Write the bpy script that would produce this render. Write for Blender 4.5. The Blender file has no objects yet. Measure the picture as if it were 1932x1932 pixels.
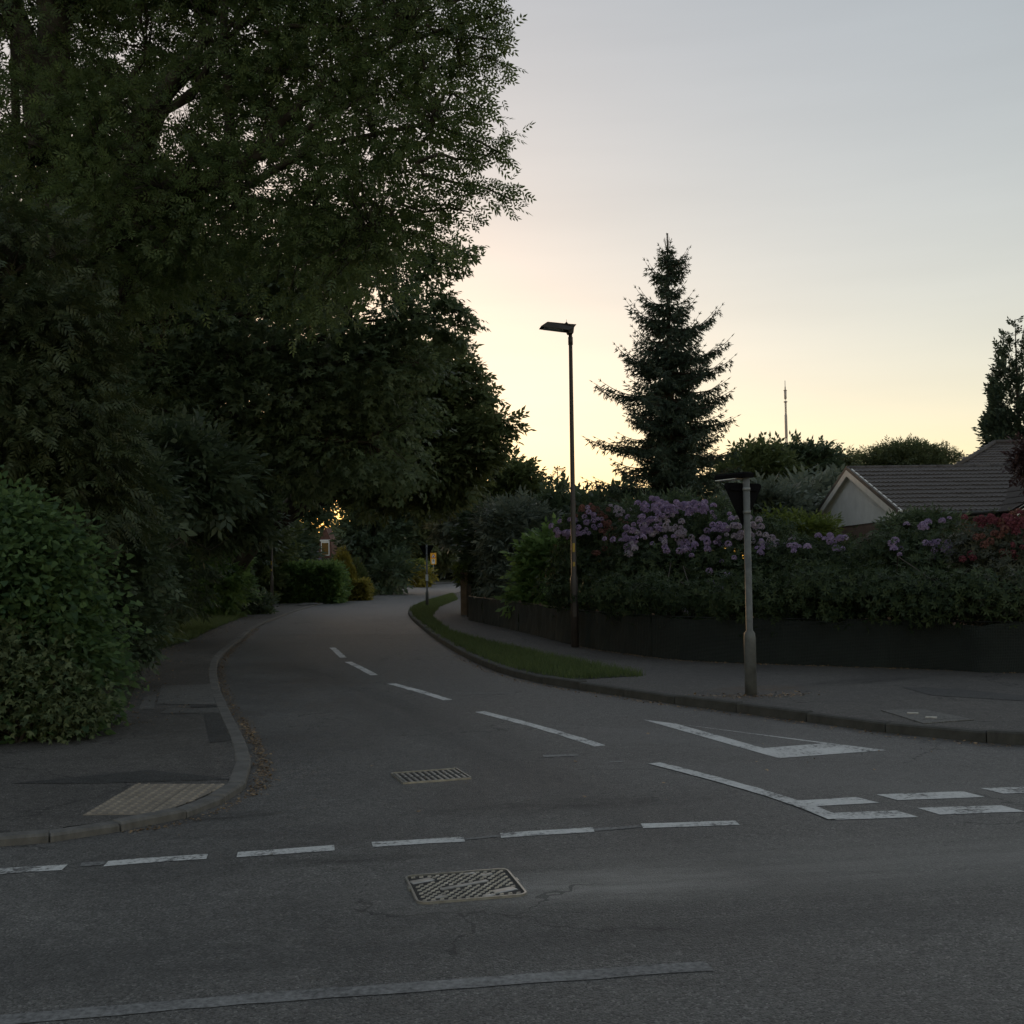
import bpy, bmesh, math, random
import numpy as np
from mathutils import Vector, Matrix

SC = bpy.context.scene
COL = SC.collection
random.seed(7)
RNG = np.random.default_rng(11)

# ------------------------------------------------------------------ camera
F, H, C = 2075.0, 1.55, 966.0                 # focal length, eye height, centre of a 1932 px picture
TH, RO = math.atan((1070 - C) / F), 0.0122    # pitch up, roll
CF = np.array([0, math.cos(TH), math.sin(TH)])
_u0 = np.array([0, -math.sin(TH), math.cos(TH)])
CR = math.cos(RO) * np.array([1., 0, 0]) - math.sin(RO) * _u0
CU = math.cos(RO) * _u0 + math.sin(RO) * np.array([1., 0, 0])
cam = bpy.data.cameras.new('camera')
cam.sensor_width = 36.0
cam.lens = 36.0 * F / 1932.0
cam.clip_start, cam.clip_end = 0.05, 8000.0
cam_ob = bpy.data.objects.new('camera', cam)
COL.objects.link(cam_ob)
cam_ob.matrix_world = Matrix(((CR[0], CU[0], -CF[0], 0), (CR[1], CU[1], -CF[1], 0),
                              (CR[2], CU[2], -CF[2], H), (0, 0, 0, 1)))
SC.camera = cam_ob

# ------------------------------------------------------------------ sky, sun, exposure
SUN_EL, SUN_AZ = math.radians(2.2), math.radians(-15.0)     # low sun, left of straight ahead behind the trees
world = bpy.data.worlds.new('World')
SC.world = world
world.use_nodes = True
_nt = world.node_tree
_bg = _nt.nodes['Background']
_sky = _nt.nodes.new('ShaderNodeTexSky')
_sky.sky_type = 'NISHITA'
_sky.sun_disc = False
_sky.sun_elevation, _sky.sun_rotation = SUN_EL, SUN_AZ
_sky.air_density, _sky.dust_density, _sky.ozone_density = 1.0, 0.6, 1.0
_a = _nt.nodes.new('ShaderNodeVectorMath')
_a.operation = 'SCALE'
_a.inputs['Scale'].default_value = 0.1
_g = _nt.nodes.new('ShaderNodeGamma')                      # the phone's tone response: a softer span from dusk blue to glow
_g.inputs['Gamma'].default_value = 0.65
_hs = _nt.nodes.new('ShaderNodeHueSaturation')
_hs.inputs['Saturation'].default_value = 0.97
_wb = _nt.nodes.new('ShaderNodeVectorMath')
_wb.operation = 'MULTIPLY'
_wb.inputs[1].default_value = (5.55, 5.2, 5.2)            # white balance
_nt.links.new(_sky.outputs[0], _a.inputs[0])
_nt.links.new(_a.outputs[0], _g.inputs[0])
_nt.links.new(_g.outputs[0], _hs.inputs['Color'])
_nt.links.new(_hs.outputs[0], _wb.inputs[0])
# thin high cloud: long faint streaks all round the sky
_tc = _nt.nodes.new('ShaderNodeTexCoord')
_mp = _nt.nodes.new('ShaderNodeMapping')
_mp.inputs['Scale'].default_value = (1.6, 1.6, 14.0)
_mp.inputs['Rotation'].default_value = (0.05, 0.03, 0.4)
_cn = _nt.nodes.new('ShaderNodeTexNoise')
_cn.inputs['Scale'].default_value = 2.2
_cn.inputs['Detail'].default_value = 5
_cr = _nt.nodes.new('ShaderNodeMapRange')
_cr.inputs['From Min'].default_value, _cr.inputs['From Max'].default_value = 0.3, 0.7
_cr.inputs['To Min'].default_value, _cr.inputs['To Max'].default_value = 0.98, 1.02
_cm = _nt.nodes.new('ShaderNodeVectorMath')
_cm.operation = 'SCALE'
_nt.links.new(_tc.outputs['Generated'], _mp.inputs[0])
_nt.links.new(_mp.outputs[0], _cn.inputs['Vector'])
_nt.links.new(_cn.outputs[0], _cr.inputs['Value'])
_nt.links.new(_wb.outputs[0], _cm.inputs[0])
_nt.links.new(_cr.outputs[0], _cm.inputs['Scale'])
_nt.links.new(_cm.outputs[0], _bg.inputs[0])
_bg.inputs[1].default_value = 0.15
sun = bpy.data.lights.new('sun', 'SUN')
sun.energy, sun.angle, sun.color = 0.25, math.radians(0.5), (1.0, 0.62, 0.30)
sun_ob = bpy.data.objects.new('sun', sun)
COL.objects.link(sun_ob)
_sd = Vector((math.sin(SUN_AZ) * math.cos(SUN_EL), math.cos(SUN_AZ) * math.cos(SUN_EL), math.sin(SUN_EL)))
sun_ob.rotation_euler = _sd.to_track_quat('Z', 'Y').to_euler()
sun_ob.location = (-10, 60, 40)
vs = SC.view_settings
vs.view_transform, vs.look, vs.gamma, vs.use_curve_mapping = 'Standard', 'None', 1.0, False
vs.exposure = 1.38
SC.render.engine = 'CYCLES'
SC.cycles.max_bounces = 5
SC.cycles.diffuse_bounces = 4
SC.cycles.glossy_bounces = 2
SC.cycles.transmission_bounces = 3
SC.cycles.use_denoising = True
SC.cycles.use_adaptive_sampling = True
SC.cycles.adaptive_threshold = 0.015


# ------------------------------------------------------------------ picture <-> place
def ray(x, y):
    return CF + CR * (x - C) / F + CU * (C - y) / F

def G(x, y, z=0.0):
    """the point at height z on the ground seen at picture point x, y"""
    d = ray(x, y)
    t = (z - H) / d[2]
    return np.array([d[0] * t, d[1] * t, z])

def P(x, y, Y):
    """the point at distance Y seen at picture point x, y"""
    d = ray(x, y)
    return d * (Y / d[1]) + np.array([0, 0, H])

def PXM(Y):
    return F / Y

def proj(p):
    """picture point of world points (n,3)"""
    q = np.asarray(p) - np.array([0, 0, H])
    w = q @ CF
    return C + F * (q @ CR) / w, C - F * (q @ CU) / w


# ------------------------------------------------------------------ materials
def new_mat(name):
    m = bpy.data.materials.new(name)
    m.use_nodes = True
    n = m.node_tree
    return m, n, n.nodes['Principled BSDF'], n.nodes['Material Output']

def nd(n, t, **kw):
    o = n.nodes.new(t)
    for k, v in kw.items():
        setattr(o, k, v)
    return o

def ramp(n, stops):
    r = n.nodes.new('ShaderNodeValToRGB')
    e = r.color_ramp.elements
    while len(e) < len(stops):
        e.new(0.5)
    for el, (p, c) in zip(e, stops):
        el.position = p
        el.color = (c[0], c[1], c[2], 1) if len(c) == 3 else c
    return r

def noise(n, scale, detail=4, rough=0.55, vec=None, dist=0.0):
    t = n.nodes.new('ShaderNodeTexNoise')
    t.inputs['Scale'].default_value = scale
    t.inputs['Detail'].default_value = detail
    t.inputs['Roughness'].default_value = rough
    t.inputs['Distortion'].default_value = dist
    if vec is not None:
        n.links.new(vec, t.inputs['Vector'])
    return t

def mixc(n, fac, a, b, mode='MIX'):
    m = n.nodes.new('ShaderNodeMix')
    m.data_type = 'RGBA'
    m.blend_type = mode
    for sock, v in ((m.inputs[0], fac), (m.inputs[6], a), (m.inputs[7], b)):
        if isinstance(v, (int, float)):
            sock.default_value = v
        elif isinstance(v, tuple):
            sock.default_value = (v[0], v[1], v[2], 1)
        else:
            n.links.new(v, sock)
    return m.outputs[2]

def math_n(n, op, a, b=None):
    m = n.nodes.new('ShaderNodeMath')
    m.operation = op
    for k, v in enumerate((a, b)):
        if v is None:
            continue
        if isinstance(v, (int, float)):
            m.inputs[k].default_value = v
        else:
            n.links.new(v, m.inputs[k])
    return m.outputs[0]

def bump(n, height, strength, dist, bsdf):
    b = n.nodes.new('ShaderNodeBump')
    b.inputs['Strength'].default_value = strength
    b.inputs['Distance'].default_value = dist
    n.links.new(height, b.inputs['Height'])
    n.links.new(b.outputs[0], bsdf.inputs['Normal'])

def simple(name, col, rough=0.6, metal=0.0, var=0.15, nscale=6.0, bmp=0.0, bscale=60.0, spec=0.5):
    m, n, b, o = new_mat(name)
    tc = nd(n, 'ShaderNodeTexCoord')
    t = noise(n, nscale, 5, 0.6, tc.outputs['Object'])
    lo = tuple(c * (1 - var) for c in col)
    hi = tuple(min(1, c * (1 + var)) for c in col)
    r = ramp(n, [(0.3, lo), (0.7, hi)])
    n.links.new(t.outputs[0], r.inputs[0])
    n.links.new(r.outputs[0], b.inputs['Base Color'])
    b.inputs['Roughness'].default_value = rough
    b.inputs['Metallic'].default_value = metal
    b.inputs['Specular IOR Level'].default_value = spec
    if bmp:
        t2 = noise(n, bscale, 4, 0.6, tc.outputs['Object'])
        bump(n, t2.outputs[0], bmp, 0.01, b)
    return m

def leaf_mat(name, dark, light, trans=0.3, rough=0.5, spec=0.4):
    """leaf colour varies from leaf to leaf through the mesh attribute 'var'"""
    m, n, b, o = new_mat(name)
    if 'blossom' not in name and 'litter' not in name:
        dark, light = [(c[0] * 1.8, c[1] * 1.75, c[2] * 2.0) for c in (dark, light)]
        trans += .1
    a = nd(n, 'ShaderNodeAttribute', attribute_name='var')
    r = ramp(n, [(0.0, dark), (1.0, light)])
    n.links.new(a.outputs['Fac'], r.inputs[0])
    n.links.new(r.outputs[0], b.inputs['Base Color'])
    b.inputs['Roughness'].default_value = rough
    b.inputs['Specular IOR Level'].default_value = spec
    tr = nd(n, 'ShaderNodeBsdfTranslucent')
    n.links.new(mixc(n, 0.5, r.outputs[0], tuple(min(1, c * 1.6) for c in light)), tr.inputs[0])
    mx = nd(n, 'ShaderNodeMixShader')
    mx.inputs[0].default_value = trans
    n.links.new(b.outputs[0], mx.inputs[1])
    n.links.new(tr.outputs[0], mx.inputs[2])
    n.links.new(mx.outputs[0], o.inputs['Surface'])
    return m

def asphalt(name, lo, hi, chip, rough=0.62, stains=()):
    m, n, b, o = new_mat(name)
    geo = nd(n, 'ShaderNodeNewGeometry')
    pos = geo.outputs['Position']
    v = nd(n, 'ShaderNodeTexVoronoi')
    v.inputs['Scale'].default_value = 115.0
    n.links.new(pos, v.inputs['Vector'])
    sep = nd(n, 'ShaderNodeSeparateColor')
    n.links.new(v.outputs['Color'], sep.inputs[0])
    chips = ramp(n, [(0.0, lo), (0.55, hi), (0.9, tuple(c * 1.25 for c in hi)), (1.0, chip)])
    n.links.new(sep.outputs[0], chips.inputs[0])
    big = noise(n, 0.7, 6, 0.62, pos, 0.4)
    bigr = ramp(n, [(0.32, (0.74, 0.74, 0.74)), (0.68, (1.22, 1.22, 1.2))])
    n.links.new(big.outputs[0], bigr.inputs[0])
    col = mixc(n, 1.0, chips.outputs[0], bigr.outputs[0], 'MULTIPLY')
    mid = noise(n, 9.0, 4, 0.6, pos)
    midr = ramp(n, [(0.3, (0.82, 0.82, 0.82)), (0.7, (1.15, 1.15, 1.15))])
    n.links.new(mid.outputs[0], midr.inputs[0])
    col = mixc(n, 1.0, col, midr.outputs[0], 'MULTIPLY')
    for (cx, cy, ang, rx, ry, nsx, nsy, c, amt) in stains:     # worn, dusty or oily marks with a shape of their own
        mp = nd(n, 'ShaderNodeMapping', vector_type='TEXTURE')
        mp.inputs['Location'].default_value = (cx, cy, 0)
        mp.inputs['Rotation'].default_value = (0, 0, ang)
        n.links.new(pos, mp.inputs[0])
        sx = nd(n, 'ShaderNodeSeparateXYZ')
        n.links.new(mp.outputs[0], sx.inputs[0])
        ex = math_n(n, 'POWER', math_n(n, 'ABSOLUTE', math_n(n, 'DIVIDE', sx.outputs[0], rx)), 2.0)
        ey = math_n(n, 'POWER', math_n(n, 'ABSOLUTE', math_n(n, 'DIVIDE', sx.outputs[1], ry)), 2.0)
        e = math_n(n, 'SUBTRACT', 1.0, math_n(n, 'ADD', ex, ey))
        mp2 = nd(n, 'ShaderNodeMapping')
        mp2.inputs['Scale'].default_value = (nsx, nsy, 1)
        n.links.new(mp.outputs[0], mp2.inputs[0])
        nn = noise(n, 1.0, 6, 0.65, mp2.outputs[0])
        f = math_n(n, 'MULTIPLY', math_n(n, 'MAXIMUM', e, 0.0), math_n(n, 'MULTIPLY', math_n(n, 'SUBTRACT', nn.outputs[0], 0.32), 3.2))
        f = math_n(n, 'MINIMUM', math_n(n, 'MAXIMUM', math_n(n, 'MULTIPLY', f, amt), 0.0), amt)
        col = mixc(n, f, col, c)
    # hairline cracks where the surface has aged
    wp = nd(n, 'ShaderNodeVectorMath', operation='ADD')
    wn = noise(n, 1.6, 4, 0.6, pos)
    n.links.new(pos, wp.inputs[0])
    n.links.new(wn.outputs[1], wp.inputs[1])
    cv = nd(n, 'ShaderNodeTexVoronoi', feature='DISTANCE_TO_EDGE')
    cv.inputs['Scale'].default_value = 0.55
    n.links.new(wp.outputs[0], cv.inputs['Vector'])
    cm = noise(n, 0.35, 2, 0.5, pos)
    cf = math_n(n, 'MULTIPLY', math_n(n, 'LESS_THAN', cv.outputs['Distance'], 0.0065), math_n(n, 'GREATER_THAN', cm.outputs[0], 0.53))
    col = mixc(n, math_n(n, 'MULTIPLY', cf, 0.6), col, (0.014, 0.014, 0.014))
    n.links.new(col, b.inputs['Base Color'])
    rr = ramp(n, [(0.3, (rough - 0.07,) * 3), (0.7, (rough + 0.1,) * 3)])
    n.links.new(big.outputs[0], rr.inputs[0])
    n.links.new(rr.outputs[0], b.inputs['Roughness'])
    b.inputs['Specular IOR Level'].default_value = 0.45
    hb = math_n(n, 'ADD', math_n(n, 'MULTIPLY', v.outputs['Distance'], -1.0), math_n(n, 'MULTIPLY', mid.outputs[0], 0.35))
    bump(n, hb, 0.75, 0.008, b)
    return m

M = {}
M['road'] = asphalt('road_asphalt', (0.050, 0.048, 0.046), (0.112, 0.109, 0.105), (0.23, 0.225, 0.213), 0.58, (
    (1.35, 5.75, 0.18, 2.6, 0.62, 0.9, 7.0, (0.21, 0.205, 0.19), 0.6),
    (0.45, 5.42, 0.15, 0.8, 0.34, 2.0, 9.0, (0.30, 0.29, 0.27), 0.8),
    (4.4, 6.1, 0.18, 4.2, 0.55, 0.6, 6.0, (0.19, 0.19, 0.18), 0.65),
    (1.8, 9.8, -0.5, 2.2, 0.8, 0.8, 3.0, (0.16, 0.16, 0.155), 0.55),
    (0.0, 4.75, 0.18, 14.0, 0.45, 0.25, 3.0, (0.036, 0.036, 0.036), 0.5),
    (0.0, 3.1, 0.18, 14.0, 0.5, 0.25, 3.0, (0.032, 0.032, 0.031), 0.55),
    (-1.2, 12.0, 1.95, 9.0, 0.55, 0.3, 2.5, (0.034, 0.034, 0.034), 0.55),
    (2.6, 7.9, -0.35, 2.6, 0.7, 0.6, 2.5, (0.15, 0.148, 0.142), 0.5),
    (0.35, 7.25, 0.2, 1.2, 0.25, 3.0, 8.0, (0.012, 0.012, 0.012), 0.7),
    (-0.95, 5.95, 0.15, 0.6, 0.12, 4.0, 12.0, (0.012, 0.012, 0.012), 0.7),
    (-1.9, 7.0, 0.3, 0.5, 0.16, 4.0, 9.0, (0.012, 0.012, 0.012), 0.8)))
M['road_far'] = asphalt('older_road_asphalt', (0.055, 0.055, 0.056), (0.115, 0.115, 0.116), (0.22, 0.22, 0.215), 0.55)
M['path'] = asphalt('footway_asphalt', (0.042, 0.039, 0.036), (0.090, 0.084, 0.079), (0.2, 0.19, 0.175), 0.72, (
    (2.9, 13.0, 0.3, 0.75, 0.4, 4.0, 4.0, (0.10, 0.065, 0.038), 0.75),
    (4.2, 13.6, 0.5, 1.2, 0.35, 2.0, 5.0, (0.014, 0.013, 0.012), 0.7)))
M['patch_dark'] = asphalt('footway_patch_dark', (0.024, 0.024, 0.023), (0.052, 0.051, 0.050), (0.12, 0.12, 0.12), 0.66)
M['patch_light'] = asphalt('footway_patch_light', (0.075, 0.074, 0.070), (0.135, 0.132, 0.125), (0.24, 0.235, 0.22), 0.75)
M['kerb_dark'] = simple('shaded_kerb_concrete', (0.05, 0.05, 0.045), 0.85, 0, 0.4, 5, 0.5, 90)  # right kerb: shade of its road face put into the colour
M['kerb'] = simple('kerb_concrete', (0.125, 0.12, 0.112), 0.85, 0, 0.35, 5, 0.5, 90)
M['buff_lit_worn'] = simple('buff_concrete_lit_worn', (0.27, 0.235, 0.19), 0.85, 0, 0.2, 9, 0.4, 120)  # tops paler than the slab: wear and relief shading put into the colour
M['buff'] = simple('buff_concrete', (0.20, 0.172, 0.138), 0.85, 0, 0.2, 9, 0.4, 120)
M['soil'] = simple('soil', (0.05, 0.042, 0.03), 0.95, 0, 0.5, 3, 0.8, 30)
M['lawn'] = simple('lawn', (0.025, 0.035, 0.014), 0.95, 0, 0.5, 2, 0.8, 60)
M['cast_iron'] = simple('worn_cast_iron', (0.44, 0.43, 0.41), 0.36, 0.75, 0.35, 14, 0.25, 80)
M['iron_dark'] = simple('dirty_iron', (0.035, 0.034, 0.032), 0.7, 0.3, 0.3, 14, 0.3, 80)
M['iron_rim'] = simple('polished_iron_rim', (0.45, 0.44, 0.41), 0.36, 0.85, 0.25, 20, 0.2, 60)
M['galv'] = simple('galvanised_steel', (0.22, 0.235, 0.235), 0.55, 0.35, 0.3, 9, 0.2, 40)
M['post_grey'] = simple('grey_painted_steel', (0.115, 0.122, 0.12), 0.55, 0.1, 0.35, 7, 0.3, 30)
M['lampcol'] = simple('dark_lamp_paint', (0.05, 0.042, 0.039), 0.55, 0.05, 0.2, 5)
M['black_back'] = simple('matt_black_sign_back', (0.006, 0.006, 0.007), 0.9, 0, 0.2, 9, spec=.08)
M['diffuser'] = simple('pale_diffuser', (0.75, 0.76, 0.74), 0.25, 0, 0.05)
M['yellow'] = simple('yellow_sign_film', (0.75, 0.38, 0.03), 0.4, 0, 0.1)
M['white_film'] = simple('white_sign_film', (0.62, 0.65, 0.68), 0.4, 0, 0.06)
M['red_film'] = simple('red_sign_film', (0.45, 0.05, 0.03), 0.4, 0, 0.1)
M['sticker_yellow'] = simple('yellow_sticker', (0.35, 0.24, 0.03), 0.5, 0, 0.2)
M['render'] = simple('white_render', (0.70, 0.71, 0.70), 0.9, 0, 0.1, 3, 0.4, 140)
M['barge'] = simple('white_barge_board', (0.76, 0.75, 0.71), 0.5, 0, 0.08, 4)
M['verge'] = simple('cement_verge', (0.72, 0.71, 0.67), 0.8, 0, 0.2, 20)
M['tile'] = simple('brown_roof_tile', (0.068, 0.056, 0.049), 0.62, 0, 0.35, 2.5, 0.4, 50)
M['tile_red'] = simple('red_clay_tile', (0.10, 0.045, 0.035), 0.8, 0, 0.3, 4, 0.4, 20)
M['slate'] = simple('purple_slate', (0.045, 0.038, 0.055), 0.6, 0, 0.3, 4, 0.4, 12)
M['brick'] = simple('brown_brick', (0.15, 0.10, 0.075), 0.85, 0, 0.3, 8, 0.5, 30)
M['gutter'] = simple('black_gutter', (0.015, 0.015, 0.015), 0.4, 0, 0.2)
M['glass'] = simple('dark_window_glass', (0.01, 0.012, 0.014), 0.05, 0, 0.1)
M['upvc'] = simple('white_window_frame', (0.7, 0.72, 0.74), 0.4, 0, 0.05)
M['bark'] = simple('bark', (0.06, 0.05, 0.038), 0.95, 0, 0.5, 5, 1.0, 22)
M['bark_red'] = simple('spruce_bark', (0.07, 0.05, 0.038), 0.95, 0, 0.4, 5, 1.0, 22)
M['timber'] = simple('weathered_timber', (0.20, 0.145, 0.10), 0.85, 0, 0.3, 4, 0.5, 40)
M['mast'] = simple('mast_steel', (0.5, 0.45, 0.42), 0.6, 0.2, 0.1)
M['litter'] = leaf_mat('leaf_litter', (0.10, 0.06, 0.03), (0.34, 0.24, 0.14), 0.1)

def netting():
    m, n, b, o = new_mat('green_netting')
    tc = nd(n, 'ShaderNodeTexCoord')
    w1 = nd(n, 'ShaderNodeTexWave', wave_type='BANDS', bands_direction='X')
    w2 = nd(n, 'ShaderNodeTexWave', wave_type='BANDS', bands_direction='Z')
    for w in (w1, w2):
        w.inputs['Scale'].default_value = 16
        w.inputs['Distortion'].default_value = 0.6
        n.links.new(tc.outputs['Object'], w.inputs[0])
    h = math_n(n, 'MULTIPLY', w1.outputs[1], w2.outputs[1])
    big = noise(n, 2.2, 4, 0.6, tc.outputs['Object'])
    r = ramp(n, [(0.3, (0.005, 0.010, 0.009)), (0.7, (0.012, 0.020, 0.017))])
    n.links.new(big.outputs[0], r.inputs[0])
    col = mixc(n, math_n(n, 'MULTIPLY', h, 0.3), r.outputs[0], (0.020, 0.031, 0.027))
    n.links.new(col, b.inputs['Base Color'])
    b.inputs['Roughness'].default_value = 0.75
    bump(n, math_n(n, 'ADD', h, math_n(n, 'MULTIPLY', big.outputs[0], 3.0)), 0.9, 0.02, b)
    return m
M['netting'] = netting()

def paint():
    m, n, b, o = new_mat('worn_white_road_paint')
    geo = nd(n, 'ShaderNodeNewGeometry')
    pos = geo.outputs['Position']
    v = nd(n, 'ShaderNodeTexVoronoi')
    v.inputs['Scale'].default_value = 115.0
    n.links.new(pos, v.inputs['Vector'])
    t = noise(n, 30.0, 5, 0.7, pos)
    t2 = noise(n, 3.0, 4, 0.6, pos)
    w = math_n(n, 'ADD', math_n(n, 'MULTIPLY', t.outputs[0], 0.6), math_n(n, 'MULTIPLY', t2.outputs[0], 0.5))
    r = ramp(n, [(0.44, (0.10, 0.10, 0.098)), (0.53, (0.52, 0.52, 0.51)), (0.75, (0.70, 0.70, 0.685))])
    n.links.new(w, r.inputs[0])
    n.links.new(r.outputs[0], b.inputs['Base Color'])
    b.inputs['Roughness'].default_value = 0.7
    bump(n, v.outputs['Distance'], 0.5, 0.004, b)
    return m
M['paint'] = paint()

def paint_faded():
    m, n, b, o = new_mat('faded_road_paint')
    geo = nd(n, 'ShaderNodeNewGeometry')
    pos = geo.outputs['Position']
    t = noise(n, 40.0, 5, 0.7, pos)
    t2 = noise(n, 2.2, 4, 0.6, pos)
    w = math_n(n, 'ADD', math_n(n, 'MULTIPLY', t.outputs[0], 0.7), math_n(n, 'MULTIPLY', t2.outputs[0], 0.4))
    r = ramp(n, [(0.42, (0.06, 0.06, 0.06)), (0.56, (0.17, 0.17, 0.168)), (0.75, (0.30, 0.30, 0.295))])
    n.links.new(w, r.inputs[0])
    n.links.new(r.outputs[0], b.inputs['Base Color'])
    b.inputs['Roughness'].default_value = 0.7
    return m
M['paint_faded'] = paint_faded()

L = {}
L['ash'] = leaf_mat('ash_leaf', (0.030, 0.050, 0.016), (0.075, 0.105, 0.032), 0.32)
L['cypress'] = leaf_mat('cypress_foliage', (0.018, 0.030, 0.011), (0.044, 0.056, 0.020), 0.15)
L['sycamore'] = leaf_mat('sycamore_leaf', (0.036, 0.056, 0.026), (0.082, 0.112, 0.046), 0.34)
L['oak'] = leaf_mat('oak_leaf', (0.030, 0.046, 0.016), (0.075, 0.095, 0.032), 0.3)
L['hedge'] = leaf_mat('hedge_leaf', (0.034, 0.068, 0.020), (0.095, 0.15, 0.040), 0.3)
L['bind'] = leaf_mat('climber_leaf', (0.020, 0.044, 0.018), (0.070, 0.115, 0.036), 0.3, 0.55, .3)
L['ivy'] = leaf_mat('ivy_leaf', (0.020, 0.036, 0.014), (0.085, 0.108, 0.046), 0.15, 0.55, 0.3)
L['darkshrub'] = leaf_mat('dark_shrub_leaf', (0.024, 0.040, 0.020), (0.055, 0.078, 0.036), 0.2)
L['rhodo'] = leaf_mat('rhododendron_leaf', (0.010, 0.020, 0.009), (0.032, 0.047, 0.018), 0.15, 0.6, 0.2)
L['rhodo_red'] = leaf_mat('bronze_rhododendron_leaf', (0.012, 0.018, 0.009), (0.038, 0.042, 0.020), 0.2, 0.42)
L['spruce'] = leaf_mat('spruce_needles', (0.022, 0.036, 0.022), (0.050, 0.072, 0.040), 0.12)
L['gold'] = leaf_mat('golden_conifer_foliage', (0.07, 0.075, 0.014), (0.17, 0.15, 0.026), 0.25)
L['lime'] = leaf_mat('lime_shrub_leaf', (0.032, 0.05, 0.010), (0.08, 0.105, 0.020), 0.35)
L['copper'] = leaf_mat('copper_leaf', (0.018, 0.012, 0.011), (0.042, 0.024, 0.021), 0.25)
L['fartree'] = leaf_mat('far_tree_leaf', (0.032, 0.046, 0.020), (0.080, 0.095, 0.038), 0.3)
L['greyshrub'] = leaf_mat('grey_green_leaf', (0.040, 0.056, 0.036), (0.095, 0.115, 0.075), 0.25)
L['grass'] = leaf_mat('grass_blade', (0.022, 0.040, 0.011), (0.068, 0.092, 0.026), 0.3)
L['lilac'] = leaf_mat('lilac_blossom', (0.19, 0.135, 0.26), (0.46, 0.37, 0.54), 0.35, 0.6, 0.2)
L['pale'] = leaf_mat('pale_blossom', (0.24, 0.20, 0.26), (0.48, 0.43, 0.50), 0.35, 0.6, 0.2)
L['pink'] = leaf_mat('pink_blossom', (0.11, 0.03, 0.045), (0.27, 0.09, 0.11), 0.35, 0.6, 0.2)
L['salmon'] = leaf_mat('fading_pink_blossom', (0.13, 0.06, 0.05), (0.26, 0.13, 0.11), 0.3, 0.6, 0.2)


# ------------------------------------------------------------------ objects
def tag(o, label=None, cat=None, group=None, kind=None):
    if label: o['label'] = label
    if cat: o['category'] = cat
    if group: o['group'] = group
    if kind: o['kind'] = kind
    return o

def empty(name, loc, label=None, cat=None, group=None):
    o = bpy.data.objects.new(name, None)
    o.location = Vector(loc)
    o.empty_display_size = 0.2
    COL.objects.link(o)
    tag(o, label, cat, group)
    return o

def put(name, me, mat=None, parent=None, world_coords=True):
    """link a mesh; vertices are in world coordinates, so a child is shifted back by its parent's place"""
    o = bpy.data.objects.new(name, me)
    COL.objects.link(o)
    if mat and not me.materials:
        me.materials.append(mat)
    if parent is not None:
        o.parent = parent
        if world_coords:
            off = Vector(parent.location)
            if parent.parent is not None:
                off = off + Vector(parent.parent.location)
            o.location = -off
    return o

def mesh_np(name, V, Q=None, T=None, var=None, smooth=False):
    me = bpy.data.meshes.new(name)
    V = np.asarray(V, dtype=np.float32)
    Q = np.zeros((0, 4), np.int32) if Q is None else np.asarray(Q, np.int32).reshape(-1, 4)
    T = np.zeros((0, 3), np.int32) if T is None else np.asarray(T, np.int32).reshape(-1, 3)
    me.vertices.add(len(V))
    me.vertices.foreach_set('co', V.ravel())
    nl = Q.size + T.size
    me.loops.add(nl)
    me.loops.foreach_set('vertex_index', np.concatenate([Q.ravel(), T.ravel()]))
    me.polygons.add(len(Q) + len(T))
    st = np.concatenate([np.arange(len(Q)) * 4, Q.size + np.arange(len(T)) * 3]).astype(np.int32)
    me.polygons.foreach_set('loop_start', st)
    if smooth:
        me.polygons.foreach_set('use_smooth', np.ones(len(st), bool))
    if var is not None:
        a = me.attributes.new('var', 'FLOAT', 'POINT')
        a.data.foreach_set('value', np.asarray(var, np.float32))
    me.update(calc_edges=True)
    me.validate()
    return me

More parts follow.
